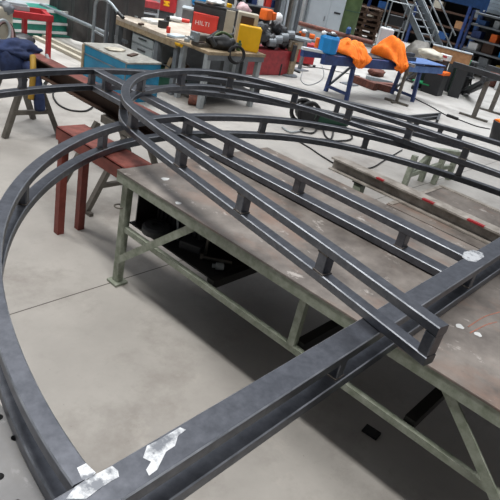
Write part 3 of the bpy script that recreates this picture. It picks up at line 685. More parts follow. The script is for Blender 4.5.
MB().box((p_.x+rd.x*.185, p_.y+rd.y*.185, ez+.195), (.02, .18, .35), rz=ra-R(2)).build('side_ridge', 'yellow', yl, bevel=.005)
p2_ = p_+nv*.24+rd*.10
cbx = thing('beige_speaker_box', 'beige open fronted box with dark recess standing behind the yellow case', 'box', (p2_.x, p2_.y, ez))
MB().box((p2_.x, p2_.y, ez+.28), (.34, .24, .56), rz=ra).build('body', 'cream', cbx, bevel=.008)
MB().box((p2_.x+rd.y*.122, p2_.y-rd.x*.122, ez+.44), (.22, .02, .14), rz=ra).build('recess', 'brown', cbx)
p3_ = p2_-rd*.26+nv*.04
solo(MB().box((p3_.x, p3_.y, ez+.28), (.15, .06, .50), rz=ra), 'grey_board', 'cream', 'tall grey green board standing left of the yellow case', 'board')
# row on a cabinet behind the dark case
bcx = cm + Vector((-dv2.y, dv2.x, 0))*.95
bc = thing('low_back_cabinet', 'low grey cabinet behind the dark tool case, carrying a sack and a canister', 'cabinet', (bcx.x, bcx.y, 0))
MB().box((bcx.x, bcx.y, .56), ((cb-ca).length+.5, .42, 1.12), rz=a2).build('body', 'midgrey', bc, bevel=.01)
MB().box((bcx.x, bcx.y, 1.13), ((cb-ca).length+.54, .46, .03), rz=a2).build('top', 'lightgrey', bc)
for k, (t, w_, h_, mm, nm, lab) in enumerate(((-.42, .28, .34, 'bluebag', 'blue_sack', 'bright blue sack on the low cabinet behind the dark tool case'), (-.14, .24, .36, 'navy', 'violet_pack', 'dark violet pack on the low cabinet behind the dark tool case'), (.18, .22, .46, 'white', 'white_canister', 'white canister with dark labels behind the dark tool case'), (.46, .28, .30, 'lilac', 'pink_bundle', 'pale pink bundle at the right end of the low back cabinet'))):
    b_ = bcx+dv2*(cb-ca).length*t; zb_ = 1.145
    if mm == 'white':
        t_ = thing(nm, lab, 'canister', (b_.x, b_.y, zb_))
        MB().box((b_.x, b_.y, zb_+h_*.45), (w_, .18, h_*.9), rz=ra).build('body', 'white', t_, bevel=.02)
        for z in (.12, .28): MB().box((b_.x+rd.y*.09, b_.y-rd.x*.09, zb_+z), (w_*.6, .012, .09), rz=ra).build('label_panel', 'darkgrey', t_)
        MB().cyl((b_.x, b_.y, zb_+h_*.9), (b_.x, b_.y, zb_+h_), .05).build('cap', 'white', t_)
    else: solo(MB().blob((b_.x, b_.y, zb_+h_*.45), (w_*.6, .16, h_*.55), k, .3, 2.5, 3, flat=zb_), nm, mm, lab, 'bundle', smooth=True)
q = cm-dv2*.1
solo(MB().blob((q.x, q.y, wz+.52), (.22, .12, .05), 6, .4), 'white_rag', 'white', 'white and red crumpled rag on the lid of the dark case', 'rag', smooth=True)
solo(MB().cyl((q.x+.25, q.y-.1, wz+.48), (q.x+.25, q.y-.1, wz+.54), .05), 'tape_reel', 'yellow', 'small yellow tape reel on the lid of the dark case', 'tape')
# store shelf behind the benches
SA = at(196, 38, 0)+V(.3, .3, 0); SB = at(268, 50, 0)+V(.9, .6, 0); SD = SB-SA
sh = thing('store_shelf', 'tall grey store shelf with parts standing behind the benches', 'shelf', ((SA.x+SB.x)/2, (SA.y+SB.y)/2, 0))
san = math.atan2(SD.y, SD.x); sdn = SD.normalized(); sbk = Vector((-sdn.y, sdn.x, 0))
if sbk.dot(FW) < 0: sbk = -sbk
for t in (0, .5, 1):
    p_ = SA+SD*t; MB().box((p_.x, p_.y, 1.2), (.08, .08, 2.4), rz=san).build('upright', 'galv', sh)
for z in (.5, 1.0, 1.45, 1.9, 2.35):
    MB().bar(SA+sbk*.25+V(0, 0, z), SB+sbk*.25+V(0, 0, z), .5, .04).build('shelf_board', 'midgrey', sh)
MB().bar(SA+sbk*.52+V(0, 0, 1.2), SB+sbk*.52+V(0, 0, 1.2), .03, 2.4).build('back_panel', 'darkgrey', sh)
rr = random.Random(3)
for i in range(22):
    t = .04 + .92*((i*7) % 22)/22; z = (1.02, 1.47, 1.92)[i % 3]
    b_ = SA+SD*t+sbk*.18; mm = ['redplastic', 'lightgrey', 'plasticblack', 'blue', 'cream', 'orangeplastic', 'white', 'darkgrey', 'red'][i % 9]
    col_ = ['red', 'pale grey', 'black', 'dark blue', 'beige', 'orange', 'white', 'dark grey', 'deep red'][i % 9]
    hgt = .20+.16*rr.random(); wd = .16+.14*rr.random()
    row = ('low', 'middle', 'upper')[i % 3]
    o = solo(MB().box((b_.x, b_.y, z+hgt/2), (wd, .2, hgt), rz=san) if i % 2 else MB().lathe((b_.x, b_.y, z), [(wd*.4, 0), (wd*.45, hgt*.2), (wd*.45, hgt*.75), (wd*.2, hgt*.9), (wd*.2, hgt)], 12), 'parts_box' if i % 2 else 'parts_can', mm, f'small {col_} {"box" if i % 2 else "can"} on the {row} board of the store shelf behind the benches', 'box' if i % 2 else 'can', 'parts on the store shelf')
# red cabinet on the left of the shelf
q = at(163, 38, 0)
z0_ = hz(q, 11); pm = F/((q-O).dot(FW))
rc = thing('red_wall_cabinet', 'bright red cabinet with gold emblem standing behind the long bench', 'cabinet', (q.x, q.y, 0))
MB().box((q.x, q.y, z0_+.3), (18/pm, .3, .6), rz=ra).build('body', 'red', rc, bevel=.01)
MB().box((q.x, q.y, z0_/2), (15/pm, .26, z0_), rz=ra).build('stand', 'darkgrey', rc)
e0_ = V(q.x+rd.y*.155, q.y-rd.x*.155, hz(q, 3))
E_ = MB()
for k in range(4):
    t = math.pi/4+k*math.pi/2
    ctr = e0_+rd*.05*math.cos(t)+V(0, 0, .05*math.sin(t)); E_.box(ctr, (.07, .015, .04), rz=ra)
E_.box(e0_, (.06, .016, .06), rz=ra); E_.build('emblem', 'yellow', rc)
q = at(179, 40, 0)
zz = hz(q, -8)
solo(MB().box((q.x, q.y, zz/2), (13/pm, .35, zz), rz=ra), 'grey_post_box', 'lightgrey', 'tall pale grey cabinet between the red cabinet and dark case', 'cabinet', bevel=.01)
q = at(118, 34, 0); q2 = at(152, 42, 0)+V(.3, .3, 0)
zr = hz(q, -1); rs = thing('red_shelf_frame', 'low red shelf frame with pale edges behind the left end of the long bench', 'shelf', ((q.x+q2.x)/2, (q.y+q2.y)/2, 0))
MB().bar(q+V(0, 0, zr), q2+V(0, 0, zr), .3, .14).build('shelf_board', 'machinered', rs)
for a_ in (q, (q+q2)/2, q2): MB().box((a_.x, a_.y, zr*.6), (.06, .06, zr*1.2)).build('post', 'lightgrey', rs)
MB().bar(q+V(0, 0, zr*.75), q2+V(0, 0, zr*.75), .3, .04).build('shelf_board', 'lightgrey', rs)
MB().bar(q+V(.3, .3, zr*.5), q2+V(.3, .3, zr*.5), .03, zr).build('back_panel', 'darkgrey', rs)
# --- red machine with dark lumps, grinder stand
q0 = at(252, 82, 0); q1 = at(291, 77, 0)
dvm = V(1, -.06, 0).normalized(); am = math.atan2(dvm.y, dvm.x)
mr_ = thing('red_base_machine', 'machine on dull red base with dark motor lumps right of the end bench', 'machine', (10.3, 8.4, 0))
mcx, mcy = 10.2, 8.55
MB().box((mcx, mcy, .27), (1.5, .6, .54), rz=am).build('base', 'machinered', mr_, bevel=.02)
rr = random.Random(9)
for k in range(16):
    x = mcx-.38+.075*k
    MB().blob((x, mcy-.2+.3*rr.random(), .62+.40*rr.random()), (.13, .13, .12), k, .5).build('motor', 'darkgrey', mr_, smooth=True)
for k in range(4):
    MB().cyl((mcx-.1+.2*k, mcy-.25, .70+.06*k), (mcx+.05+.2*k, mcy-.32, .72+.06*k), .09).build('pulley', 'midgrey', mr_)
q = at(276, 14, 1.2)
orr = thing('orange_drill', 'orange power drill standing on top of the dark motors', 'drill', (mcx-.05, mcy, .95))
MB().box((mcx-.05, mcy, 1.22), (.26, .2, .22), rz=.2).build('body', 'orangeplastic', orr, bevel=.03); MB().box((mcx+.18, mcy, 1.2), (.16, .12, .16), rz=.2).build('motor', 'orangeplastic', orr, bevel=.02); MB().cyl((mcx, mcy, .95), (mcx, mcy, 1.12), .08).build('column', 'darkgrey', orr)
wc = at(284, 12, 1.1)
solo(MB().lathe((mcx+.5, mcy+.1, .93), [(.10, 0), (.13, .05), (.08, .14), (.11, .2), (.09, .30), (.03, .34)], 14), 'white_pump', 'white', 'white rounded pump beside the orange drill', 'pump', smooth=True)
gs_ = thing('grinder_stand', 'tan pedestal stand with grey tool rest plate beside the red machine', 'stand', (10.9, 8.25, 0))
gp = at(287, 75, 0)
MB().lathe((gp.x, gp.y, 0), [(.24, 0), (.24, .03), (.08, .05), (.08, .06)], 20).build('base_plate', 'midgrey', gs_)
MB().bar((gp.x, gp.y, .03), (gp.x+.02, gp.y, .74), .19, .19).build('column', 'wood', gs_)
tp = at(294, 40, .80)
MB().box((gp.x+.10, gp.y+.05, .70), (.32, .3, .16), rz=ra).build('head', 'cream', gs_)
MB().box((gp.x+.14, gp.y+.02, .83), (.55, .42, .06), rz=ra).build('rest_plate', 'galv', gs_, bevel=.01)
MB().cyl((gp.x-.1, gp.y-.12, .35), (gp.x-.1, gp.y-.12, .7), .05).build('motor', 'darkgrey', gs_)
bn = at(275, 74, 0); solo(MB().box((bn.x, bn.y, .13), (.22, .2, .26), rz=ra), 'dark_bin', 'plasticblack', 'small dark bin on the floor before the red machine', 'bin', bevel=.01)
bn = at(281, 74, 0); solo(MB().lathe((bn.x, bn.y-.05, 0), [(.07, 0), (.08, .16), (.05, .2), (.03, .24)], 12), 'pale_jug', 'lightgrey', 'pale grey jug on the floor beside the dark bin', 'jug', smooth=True)
oc = at(301, 54, 0)+V(.3, .3, 0); zo = hz(oc, 37)
solo(MB().box((oc.x, oc.y, zo/2), (.7, .5, zo), rz=ra), 'grey_plinth', 'midgrey', 'grey plinth box behind the grinder stand with an orange tool on it', 'box', bevel=.01)
cs = thing('orange_hand_tool', 'orange hand tool lying on the grey plinth behind the grinder stand', 'tool', (oc.x, oc.y, zo))
MB().box((oc.x+.1, oc.y-.05, zo+.07), (.50, .16, .13), rz=ra-.15).build('body', 'orangeplastic', cs, bevel=.03); MB().box((oc.x-.3, oc.y+.1, zo+.06), (.4, .05, .08), rz=ra-.1).build('bar', 'brown', cs); MB().blob((oc.x+.02, oc.y, zo+.16), (.1, .08, .06), 4, .3).build('tank', 'white', cs, smooth=True)
# red machine body behind blue table
rq = at(300, 66, 0); rq2 = at(309, 64, 0)
rm = thing('red_compressor', 'red painted compressor box between the grinder stand and blue trestle table', 'compressor', (rq.x, rq.y, 0))
MB().box((rq.x+.25, rq.y+.35, .30), (.85, .5, .5), rz=ra).build('body', 'red', rm, bevel=.02)
MB().box((rq.x+.25, rq.y+.35, .57), (.3, .2, .06), rz=ra).build('top_unit', 'plasticblack', rm, bevel=.01)
for s in (-.3, .3): MB().cyl((rq.x+.25+rd.x*s, rq.y+.1+rd.y*s, 0), (rq.x+.25+rd.x*s, rq.y+.1+rd.y*s, .06), .04).build('foot', 'rubber', rm)
# bar stock rack
bk = at(285, 45, 0); rr = random.Random(5)
kinds = [('dark steel', 'darkgrey'), ('pale steel', 'galv'), ('pale steel', 'locker'), ('grey tube', 'tubegrey'), ('pale grey', 'lightgrey'), ('dark grey', 'midgrey'), ('white', 'white'), ('pale steel', 'galv'), ('red', 'red')]
for k in range(9):
    px_ = 268+4.6*k; b_ = at(px_, 52, 0)+V(1.0, .8, 0)
    o = solo(MB().bar((b_.x, b_.y, 0), (b_.x+.12*(rr.random()-.3), b_.y+.1, 2.3+.4*rr.random()), .09+.06*rr.random(), .09), 'bar_stock', kinds[k][1], f'upright {kinds[k][0]} bar, {["first", "second", "third", "fourth", "fifth", "sixth", "seventh", "eighth", "ninth"][k]} from the left in the bar stock row beside the lockers', 'bar', 'upright bar stock left of the lockers')
gc = at(306, 46, 0)+V(.5, .4, 0)
cy_ = thing('blue_gas_cylinder', 'dark blue gas cylinder standing left of the grey lockers', 'cylinder', (gc.x, gc.y, 0))
MB().lathe((gc.x, gc.y, 0), [(.16, 0), (.17, .02), (.17, 1.35), (.14, 1.48), (.06, 1.56), (.06, 1.6)], 20).build('body', 'blue', cy_, smooth=True)
MB().lathe((gc.x, gc.y, 1.6), [(.07, 0), (.07, .12), (.03, .16)], 12).build('valve_cap', 'lilac', cy_, smooth=True)
MB().cyl((gc.x, gc.y, .9), (gc.x, gc.y, 1.2), .173, 20).build('label_band', 'rackblue', cy_)
# lockers
lk = thing('grey_lockers', 'pale grey steel lockers with two doors behind the blue trestle table', 'locker', (16, 11, 0))
l0 = at(306, 50, 0); ld = rd; lw = 1.05
lc = l0 + ld*.52 + nv*.3
la = math.atan2(rd.y, rd.x)
MB().box((lc.x, lc.y, .98), (lw, .5, 1.9), rz=la).build('body', 'locker', lk, bevel=.01)
MB().box((lc.x, lc.y, .015), (lw-.05, .45, .03), rz=la).build('plinth', 'darkgrey', lk)
fn = Vector((rd.y, -rd.x, 0))
for s, w_ in ((-.22, .56), (.31, .42)):
    p_ = lc+fn*.258+ld*s
    d = MB().box((p_.x, p_.y, .98), (w_, .02, 1.84), rz=la).build('door', 'locker', lk, bevel=.006)
    p_ = p_+fn*.016+ld*.0
    if s > 0: MB().box((p_.x+ld.x*.03, p_.y+ld.y*.03, 1.22), (.2, .012, .05), rz=la).build('slot', 'plasticblack', d)
    else: MB().box((p_.x+ld.x*.22, p_.y+ld.y*.22, 1.0), (.03, .02, .14), rz=la).build('handle', 'midgrey', d)
# green tank
tg = at(346, 48, 0)+V(.2, .3, 0)
tk = thing('green_tank', 'tall olive green tank standing between the lockers and the pallets', 'tank', (tg.x, tg.y, 0))
MB().lathe((tg.x, tg.y, 0), [(.27, 0), (.29, .03), (.29, 2.1), (.24, 2.3), (.1, 2.4)], 24).build('body', 'tankgreen', tk, smooth=True)
MB().torus((tg.x, tg.y, 1.2), .292, .012).build('hoop', 'darkgreen', tk)
MB().box((tg.x-.1, tg.y-.45, .12), (.14, .14, .24)).build('valve_box', 'rackblue', tk)
# pallets
pl0 = at(368, 48, 0)+V(.5, .9, 0)
for k in range(7):
    z = .02+k*.19
    p = thing('wooden_pallet', f'dark wooden pallet, {["lowest", "second", "third", "fourth", "fifth", "sixth", "topmost"][k]} of the stack behind the orange jackets', 'pallet', (pl0.x, pl0.y, z), 'stacked wooden pallets')
    rz = la + .06*math.sin(k*2.1)
    ux = Vector((math.cos(rz), math.sin(rz), 0)); uy = Vector((-ux.y, ux.x, 0))
    for j in range(4): 
        c = pl0+uy*(-.4+.27*j); MB().box((c.x, c.y, z+.165), (1.35, .14, .024), rz=rz).build('deck_board', 'pallet', p)
    for j in range(3):
        c = pl0+ux*(-.55+.55*j); MB().box((c.x, c.y, z+.09), (.12, .95, .10), rz=rz).build('stringer', 'pallet', p)
    for j in range(3):
        c = pl0+uy*(-.4+.4*j); MB().box((c.x, c.y, z+.02), (1.2, .12, .022), rz=rz).build('bottom_board', 'pallet', p)
# white tubular frame
wf0 = at(378, 50, 0); wf1 = at(397, 54, 0)
wfm = thing('white_tube_rack', 'pale tubular steel rack standing between the pallets and the stairs', 'rack', ((wf0.x+wf1.x)/2, (wf0.y+wf1.y)/2, 0))
d_ = (wf1-wf0); dn = d_.normalized(); back = Vector((-dn.y, dn.x, 0))*.5
wh = 1.75
for o_ in (Vector((0, 0, 0)), back):
    MB().tube([wf0+o_, wf0+o_+V(0, 0, wh), wf1+o_+V(0, 0, wh), wf1+o_], .03, 8).build('hoop', 'lightgrey', wfm)
    MB().cyl(wf0+o_+V(0, 0, .8), wf1+o_+V(0, 0, .8), .025).build('cross_bar', 'lightgrey', wfm)
m_ = (wf0+wf1)/2+back*.5
MB().box((m_.x, m_.y, 1.12), (d_.length*.7, .4, .35), rz=math.atan2(dn.y, dn.x)).build('machine_box', 'plasticblack', wfm, bevel=.02)
MB().box((m_.x+dn.x*.28, m_.y+dn.y*.28-.2, 1.05), (.15, .1, .35), rz=math.atan2(dn.y, dn.x)).build('control_panel', 'midgrey', wfm)
# stairs
sd = thing('steel_stairs', 'grey steel stairs with handrails rising towards the upper left of the hall', 'stairs', at(440, 50, 0))
s0 = at(437, 52, 0); sdir = Vector((.12, .99, 0)).normalized(); sn = Vector((sdir.y, -sdir.x, 0))
s0 = V(21.9, 9.95, 0); rise = 3.6; run = 4.1
def stp(t, s, dz=0): return s0 + sdir*run*t + sn*s + V(0, 0, rise*t+dz)
for s in (0, 1.25): MB().bar(stp(0, s, .1), stp(1, s, .1), .06, .22).build('stringer', 'galv', sd)
for k in range(16):
    t = (k+.7)/16; a = stp(t, .03); b = stp(t, 1.22)
    MB().bar(a, b, .26, .035).build('tread', 'midgrey', sd)
for s in (0, 1.25):
    for h in (.5, .95): MB().cyl(stp(0, s, h+.1), stp(1, s, h+.1), .03).build('handrail', 'lightgrey', sd)
    for t in (.05, .35, .65, .95): MB().cyl(stp(t, s, .1), stp(t, s, 1.05), .025).build('rail_post', 'lightgrey', sd)
# mezzanine
mz = thing('blue_mezzanine', 'blue steel mezzanine edge beam carried on a blue column beside the stairs', 'mezzanine', (25, 7, 0))
mp = at(466, 53, 0); mp = V(23.0, 8.75, 0)
zb = 2.15
MB().bar((23.2, 10.7, zb+.2), (23.2, 8.9, zb+.2), .2, .40).build('edge_beam', 'rackblue', mz)
MB().bar((23.35, 10.7, zb+.05), (23.35, 8.9, zb+.05), .1, .06).build('lower_flange', 'blue', mz)
MB().box((24.4, 9.8, zb+.42), (2.4, 1.8, .05)).build('deck', 'plasticblack', mz)
for x in (23.2, 25.4): MB().box((x, 9.1, zb/2), (.2, .2, zb)).build('column', 'rackblue', mz)
MB().box((23.085, 9.03, zb/2), (.02, .06, zb)).build('column_edge', 'white', mz)
mq = at(494, 8, 2.3)
cw = thing('corrugated_cladding', 'pale blue corrugated cladding at the upper right corner above the racks', 'cladding', (22.6, 6.3, 2.3))
cwm = MB()
for k in range(10): cwm.box((22.75-.02*(k % 2), 6.5, 2.16+.11*k), (.05, 4.6, .105))
bmesh.ops.remove_doubles(cwm.bm, verts=cwm.bm.verts[:], dist=.001)
cwm.build('sheet', 'paleblue', cw)
MB().box((22.8, 6.5, 1.05), (.1, .1, 2.1)).build('post', 'blue', cw)
# racks under the mezzanine
rk = thing('pallet_rack', 'long blue store rack with grey boards under the mezzanine at right', 'rack', (22, 6.5, 0))
RX = 21.5
for y in (8.75, 6.95, 5.0):
    for x in (RX, RX+.9): MB().box((x, y, 1.05), (.09, .09, 2.1)).build('upright', 'blue' if y != 6.95 else 'mustard', rk)
for z in (.35, .8, 1.2, 1.65, 2.02): MB().box((RX+.45, 6.9, z), (.95, 3.8, .06)).build('shelf_board', 'midgrey', rk)
MB().box((RX+.98, 6.9, 1.05), (.03, 3.8, 2.1)).build('back_panel', 'plasticblack', rk)
rr = random.Random(11)
for i in range(24):
    z = (.38, .83, 1.23, 1.68)[i % 4]; y = 8.45 - (i//4)*.6 - .1*rr.random(); h = .15+.2*rr.random(); ww = .2+.22*rr.random()
    mm = ['plasticblack', 'bluebag', 'lightgrey', 'brown', 'rackblue', 'white', 'darkgrey', 'mustard', 'orangeplastic', 'midgrey', 'blue'][(i*5) % 11]
    cn = ['black', 'bright blue', 'pale grey', 'brown', 'mid blue', 'white', 'dark grey', 'mustard', 'orange', 'mid grey', 'dark blue'][(i*5) % 11]
    row = ['lowest', 'second', 'third', 'top'][i % 4]
    solo(MB().box((RX+.3, y, z+h/2), (.4, ww, h)), 'store_box', mm, f'{cn} box on the {row} board of the blue rack, {["first", "second", "third", "fourth", "fifth", "sixth"][i//4]} from its left end', 'box', 'boxes in the blue rack', bevel=.01)
# dark store behind stairs and pallets
ds = thing('dark_store_rack', 'tall dark store rack behind the stairs and the pallets', 'rack', (26.5, 13, 0))
for y in (18.5, 16, 13.5, 11, 8.5):
    MB().box((26.5, y, 1.6), (.12, .12, 3.2)).build('upright', 'blue', ds)
for z in (.5, 1.1, 1.7, 2.2): MB().box((27, 13.3, z), (1.0, 10.6, .08)).build('shelf_board', 'brown', ds)
MB().box((27.55, 13.3, 1.6), (.05, 10.6, 3.2)).build('back_panel', 'rubber', ds)
ky = MB().box((24.5, 17.6, 1.8), (6, .2, 3.6)); 
solo(ky, 'dark_partition', 'rubber', 'dark partition closing the store behind the green tank', 'partition')
rr = random.Random(21)
for i in range(14):
    z = (.55, 1.15, 1.75)[i % 3]; y = 18-.68*i; mm, cn = [('board', 'brown'), ('midgrey', 'grey'), ('plasticblack', 'black'), ('cream', 'beige'), ('rackblue', 'blue')][i % 5]
    solo(MB().box((26.7, y, z+.15), (.4, .45, .3)), 'stored_box', mm, f'{cn} box on the {["lowest", "middle", "upper"][i % 3]} board of the dark rack, {["first","second","third","fourth","fifth"][i//3]} there from the left', 'box', 'boxes in the dark rack')

# --- blue trestle table
ta = R(-9.5); tx_ = Vector((math.cos(ta), math.sin(ta), 0)); ty_ = Vector((-tx_.y, tx_.x, 0))
tc_ = V(10.72, 6.72, 0)
bt = thing('blue_trestle_table', 'blue steel trestle table holding orange jackets on the bare floor', 'table', (11.9, 6.5, 0))
zt_ = .88
def tp_(a, b, z=0): return tc_ + tx_*a + ty_*b + V(0, 0, z)
for b in (-.30, .30): MB().bar(tp_(-.92, b, zt_-.09), tp_(1.72 if b < 0 else 3.25, b, zt_-.09), .10, .18).build('top_beam', 'blue', bt)
MB().box(tp_(.75, .05, zt_+.008), (2.1, .5, .016), rz=ta).build('top_sheet', 'darkgrey', bt)
MB().bar(tp_(1.72, -.28, zt_-.12), tp_(3.25, -.28, zt_-.12), .08, .14).build('end_beam', 'bluetop', bt)
MB().box(tp_(2.55, 0, zt_+.008), (1.4, .70, .016), rz=ta).build('worn_sheet', 'bluetop', bt)
for a in (.08, 2.42):
    for b, s in ((-.26, -1), (.26, 1)):
        MB().bar(tp_(a, b, zt_-.16), tp_(a, b+s*.06, 0), .075, .075).build('leg', 'blue', bt)
    MB().bar(tp_(a, -.30, .12), tp_(a, .30, .12), .05, .06).build('foot_bar', 'blue', bt)
    MB().bar(tp_(a, .28, .14), tp_(a+.5, .1, zt_-.16), .04, .04).build('brace', 'midgrey', bt)
# things on the blue table
q = tp_(-.98, -.28, 0)
vs_ = thing('trestle_clamp', 'pale clamp with orange knob on the left end of the blue table', 'clamp', (q.x, q.y, zt_))
MB().bar(tp_(-1.25, .0, zt_+.03), tp_(-.75, -.24, zt_+.03), .10, .05).build('jaw', 'white', vs_); MB().cyl(tp_(-.80, .05, zt_+.055), tp_(-.80, .05, zt_+.24), .06).build('knob', 'orangeplastic', vs_)
bg = thing('blue_tool_tub', 'bright blue plastic tub with a dark coil on top on the blue table', 'tub', tp_(.2, -.05, zt_))
qb = at(329, 55, zt_)+V(.05, .1, 0)
MB().lathe((qb.x, qb.y, zt_+.016), [(.17, 0), (.19, .02), (.20, .28), (.17, .33)], 8).build('tub_body', 'bluebag', bg)
MB().torus((qb.x, qb.y, zt_+.37), .10, .025).build('coil', 'darkgrey', bg, smooth=True)
MB().blob((qb.x-.1, qb.y+.1, zt_+.36), (.06, .06, .05), 1, .3).build('bottle_cap', 'white', bg, smooth=True); MB().blob((qb.x+.12, qb.y+.05, zt_+.35), (.07, .06, .06), 2, .3).build('bottle_cap', 'white', bg, smooth=True)
def jacket(label, a0, a1, tips, hump, seed):
    """cloth draped over the front beam: a grid from the table back over the edge, hems of uneven length, folds"""
    o = thing('orange_jacket', label, 'jacket', tp_((a0+a1)/2, 0, zt_+.02))
    def sheet(name, aa, ab, bback, hang, h, sd, tip):
        mb = MB(); NU, NV = 22, 26; G = []
        for i in range(NU+1):
            u = i/NU; row = []
            for j in range(NV+1):
                v = j/NV
                fold = .05*math.sin(u*13+sd+v*3)+.10*noise.noise(Vector((u*3.2, v*3.2, sd)))+.05*noise.noise(Vector((u*7, v*7, sd+5)))
                if v < .62:
                    t = v/.62; b = bback+( -.385-bback)*t
                    dome = max(0, math.sin(math.pi*min(1, max(0, u))))**.38 * (math.sin(math.pi*min(1, t*.88+.08))**.5)
                    z = zt_+.03+h*dome+fold*1.0*dome; w = 1-.10*t; sh = 0
                else:
                    t = (v-.62)/.38; b = -.40-.05*math.sin(math.pi*t)-abs(fold)*.5
                    L = hang*(.55+.45*math.cos((u-tip)*3.0)); z = zt_+.03-L*t; w = .90-.45*t; sh = (tip-.5)*.4*t
                a = aa+(ab-aa)*(.5+(u-.5)*w+sh)
                z = max(z, zt_+.022) if v < .60 else z
                row.append(mb.bm.verts.new(tp_(a+.04*noise.noise(Vector((u*4, v*4, sd+2))), b, z)))
            G.append(row)
        for i in range(NU):
            for j in range(NV): mb.bm.faces.new((G[i][j], G[i+1][j], G[i+1][j+1], G[i][j+1]))
        ob = mb.build(name, 'orange', o, smooth=True)
        md = ob.modifiers.new('thick', 'SOLIDIFY'); md.thickness = .02; md.offset = 1
        return ob
    sheet('jacket_body', a0, a1, .22, .20, hump, seed, .5)
    for aa, ab, hg, tp in tips: sheet('sleeve', aa, ab, -.05, hg, hump*.55+.05, seed+aa*3, tp)
    return o
jacket('bright orange work jacket heaped on the blue table right of the blue tub', -.32, .42, ((-.24, .02, .14, .6), (-.04, .28, .20, .5)), .22, 3)
jacket('bright orange work jacket piled high at the right end of the blue table', 1.08, 1.62, ((1.34, 1.60, .24, .6),), .40, 8)
qc = at(379, 52, zt_)+V(.25, .1, 0)
cn_ = thing('white_canister', 'white and green canister standing between the two orange jackets', 'canister', (qc.x, qc.y, zt_+.016))
MB().box((qc.x, qc.y, zt_+.28), (.32, .2, .5), rz=la).build('body', 'white', cn_, bevel=.03)
MB().box((qc.x, qc.y, zt_+.07), (.335, .21, .11), rz=la).build('green_band', 'greenpl', cn_, bevel=.02)
MB().box((qc.x-nv.x*.1, qc.y-nv.y*.105, zt_+.33), (.18, .012, .22), rz=la).build('label_panel', 'lightgrey', cn_)
MB().cyl((qc.x+.05, qc.y, zt_+.53), (qc.x+.05, qc.y, zt_+.57), .05).build('cap', 'lightgrey', cn_)
for k, (b, zz, lab) in enumerate(((-.12, .016, 'dark steel bar on the blue table, nearest the front'), (.02, .016, 'dark steel bar in the middle of the bars on the blue table'), (-.05, .096, 'dark steel bar lying on top of the other bars on the blue table'))):
    solo(MB().bar(tp_(1.3, b, zt_+zz+.04), tp_(2.25, b, zt_+zz+.04), .11, .08), 'steel_bar', 'steel_b', lab, 'bar', 'steel bars on the blue table')
solo(MB().cyl(tp_(1.7, .2, zt_+.12), tp_(1.82, .2, zt_+.12), .09), 'paper_roll', 'white', 'small white paper roll behind the first orange jacket', 'roll')
# long pipe behind on stands
pa, pb_ = at(299, 23, 1.05), at(373, 43, 1.05)
sp_ = thing('long_pipe_rack', 'long red brown pipe on two grey stands before the lockers', 'rack', ((pa.x+pb_.x)/2, (pa.y+pb_.y)/2, 0))
MB().cyl(pa, pb_, .05).build('pipe', 'rust', sp_); MB().cyl(pa+V(.1, 0, -.06), pb_+V(.1, 0, -.06), .035).build('under_pipe', 'lightgrey', sp_)
for t in (.15, .85):
    p_ = pa+(pb_-pa)*t; MB().box((p_.x, p_.y, .45), (.07, .07, .9)).build('post', 'midgrey', sp_); MB().box((p_.x, p_.y, .01), (.4, .3, .02)).build('foot', 'midgrey', sp_)
cu0 = pa+(pb_-pa)*.66
solo(MB().lathe((cu0.x, cu0.y, 1.095), [(.05, 0), (.06, .02), (.06, .12), (.03, .16)], 10), 'blue_cup', 'rackblue', 'small blue cup standing on the long red brown pipe rack', 'cup')
# roller stand in front of the blue table
rs0 = at(396, 103, 0)
rs_ = thing('roller_stand', 'slim grey roller stand with T foot before the blue table', 'stand', (rs0.x, rs0.y, 0))
MB().bar((rs0.x, rs0.y, .03), (rs0.x+.02, rs0.y, .84), .06, .06).build('post', 'tubegrey', rs_)
MB().bar((rs0.x-.05, rs0.y+.28, .025), (rs0.x+.05, rs0.y-.28, .025), .08, .05).build('foot', 'tubegrey', rs_); MB().bar((rs0.x-.2, rs0.y, .02), (rs0.x, rs0.y, .02), .06, .04).build('foot', 'tubegrey', rs_)
MB().bar((rs0.x+.02, rs0.y+.15, .87), (rs0.x+.02, rs0.y-.15, .87), .06, .06).build('roller', 'galv', rs_)
# rusted pieces on the floor
for k, (a, b, r_, lab) in enumerate((((355, 79), (376, 87), .09, 'rusty red steel profile on the floor, left end of the rusty heap'), ((366, 83), (393, 90), .08, 'rusty red steel profile on the floor, nearest the roller stand'), ((372, 84), (396, 86), .06, 'rusty steel profile at the back of the rusty heap'))):
    solo(MB().bar(at(*a, r_), at(*b, r_), .16, r_*1.9), 'rusty_profile', 'rust', lab, 'profile', 'rusty profiles on the floor', bevel=.01)
solo(MB().bar(at(366, 77, .05), at(392, 83, .05), .10, .08), 'grey_profile', 'galv', 'pale grey steel profile on the floor behind the rusty pieces', 'profile')
solo(MB().blob((*at(377, 72, .1)[:2], .09), (.3, .2, .12), 4, .5, 2.5, 3, flat=0.0), 'scrap_heap', 'rust', 'small heap of brown scrap on the floor under the blue table', 'scrap', kind='stuff', smooth=True)
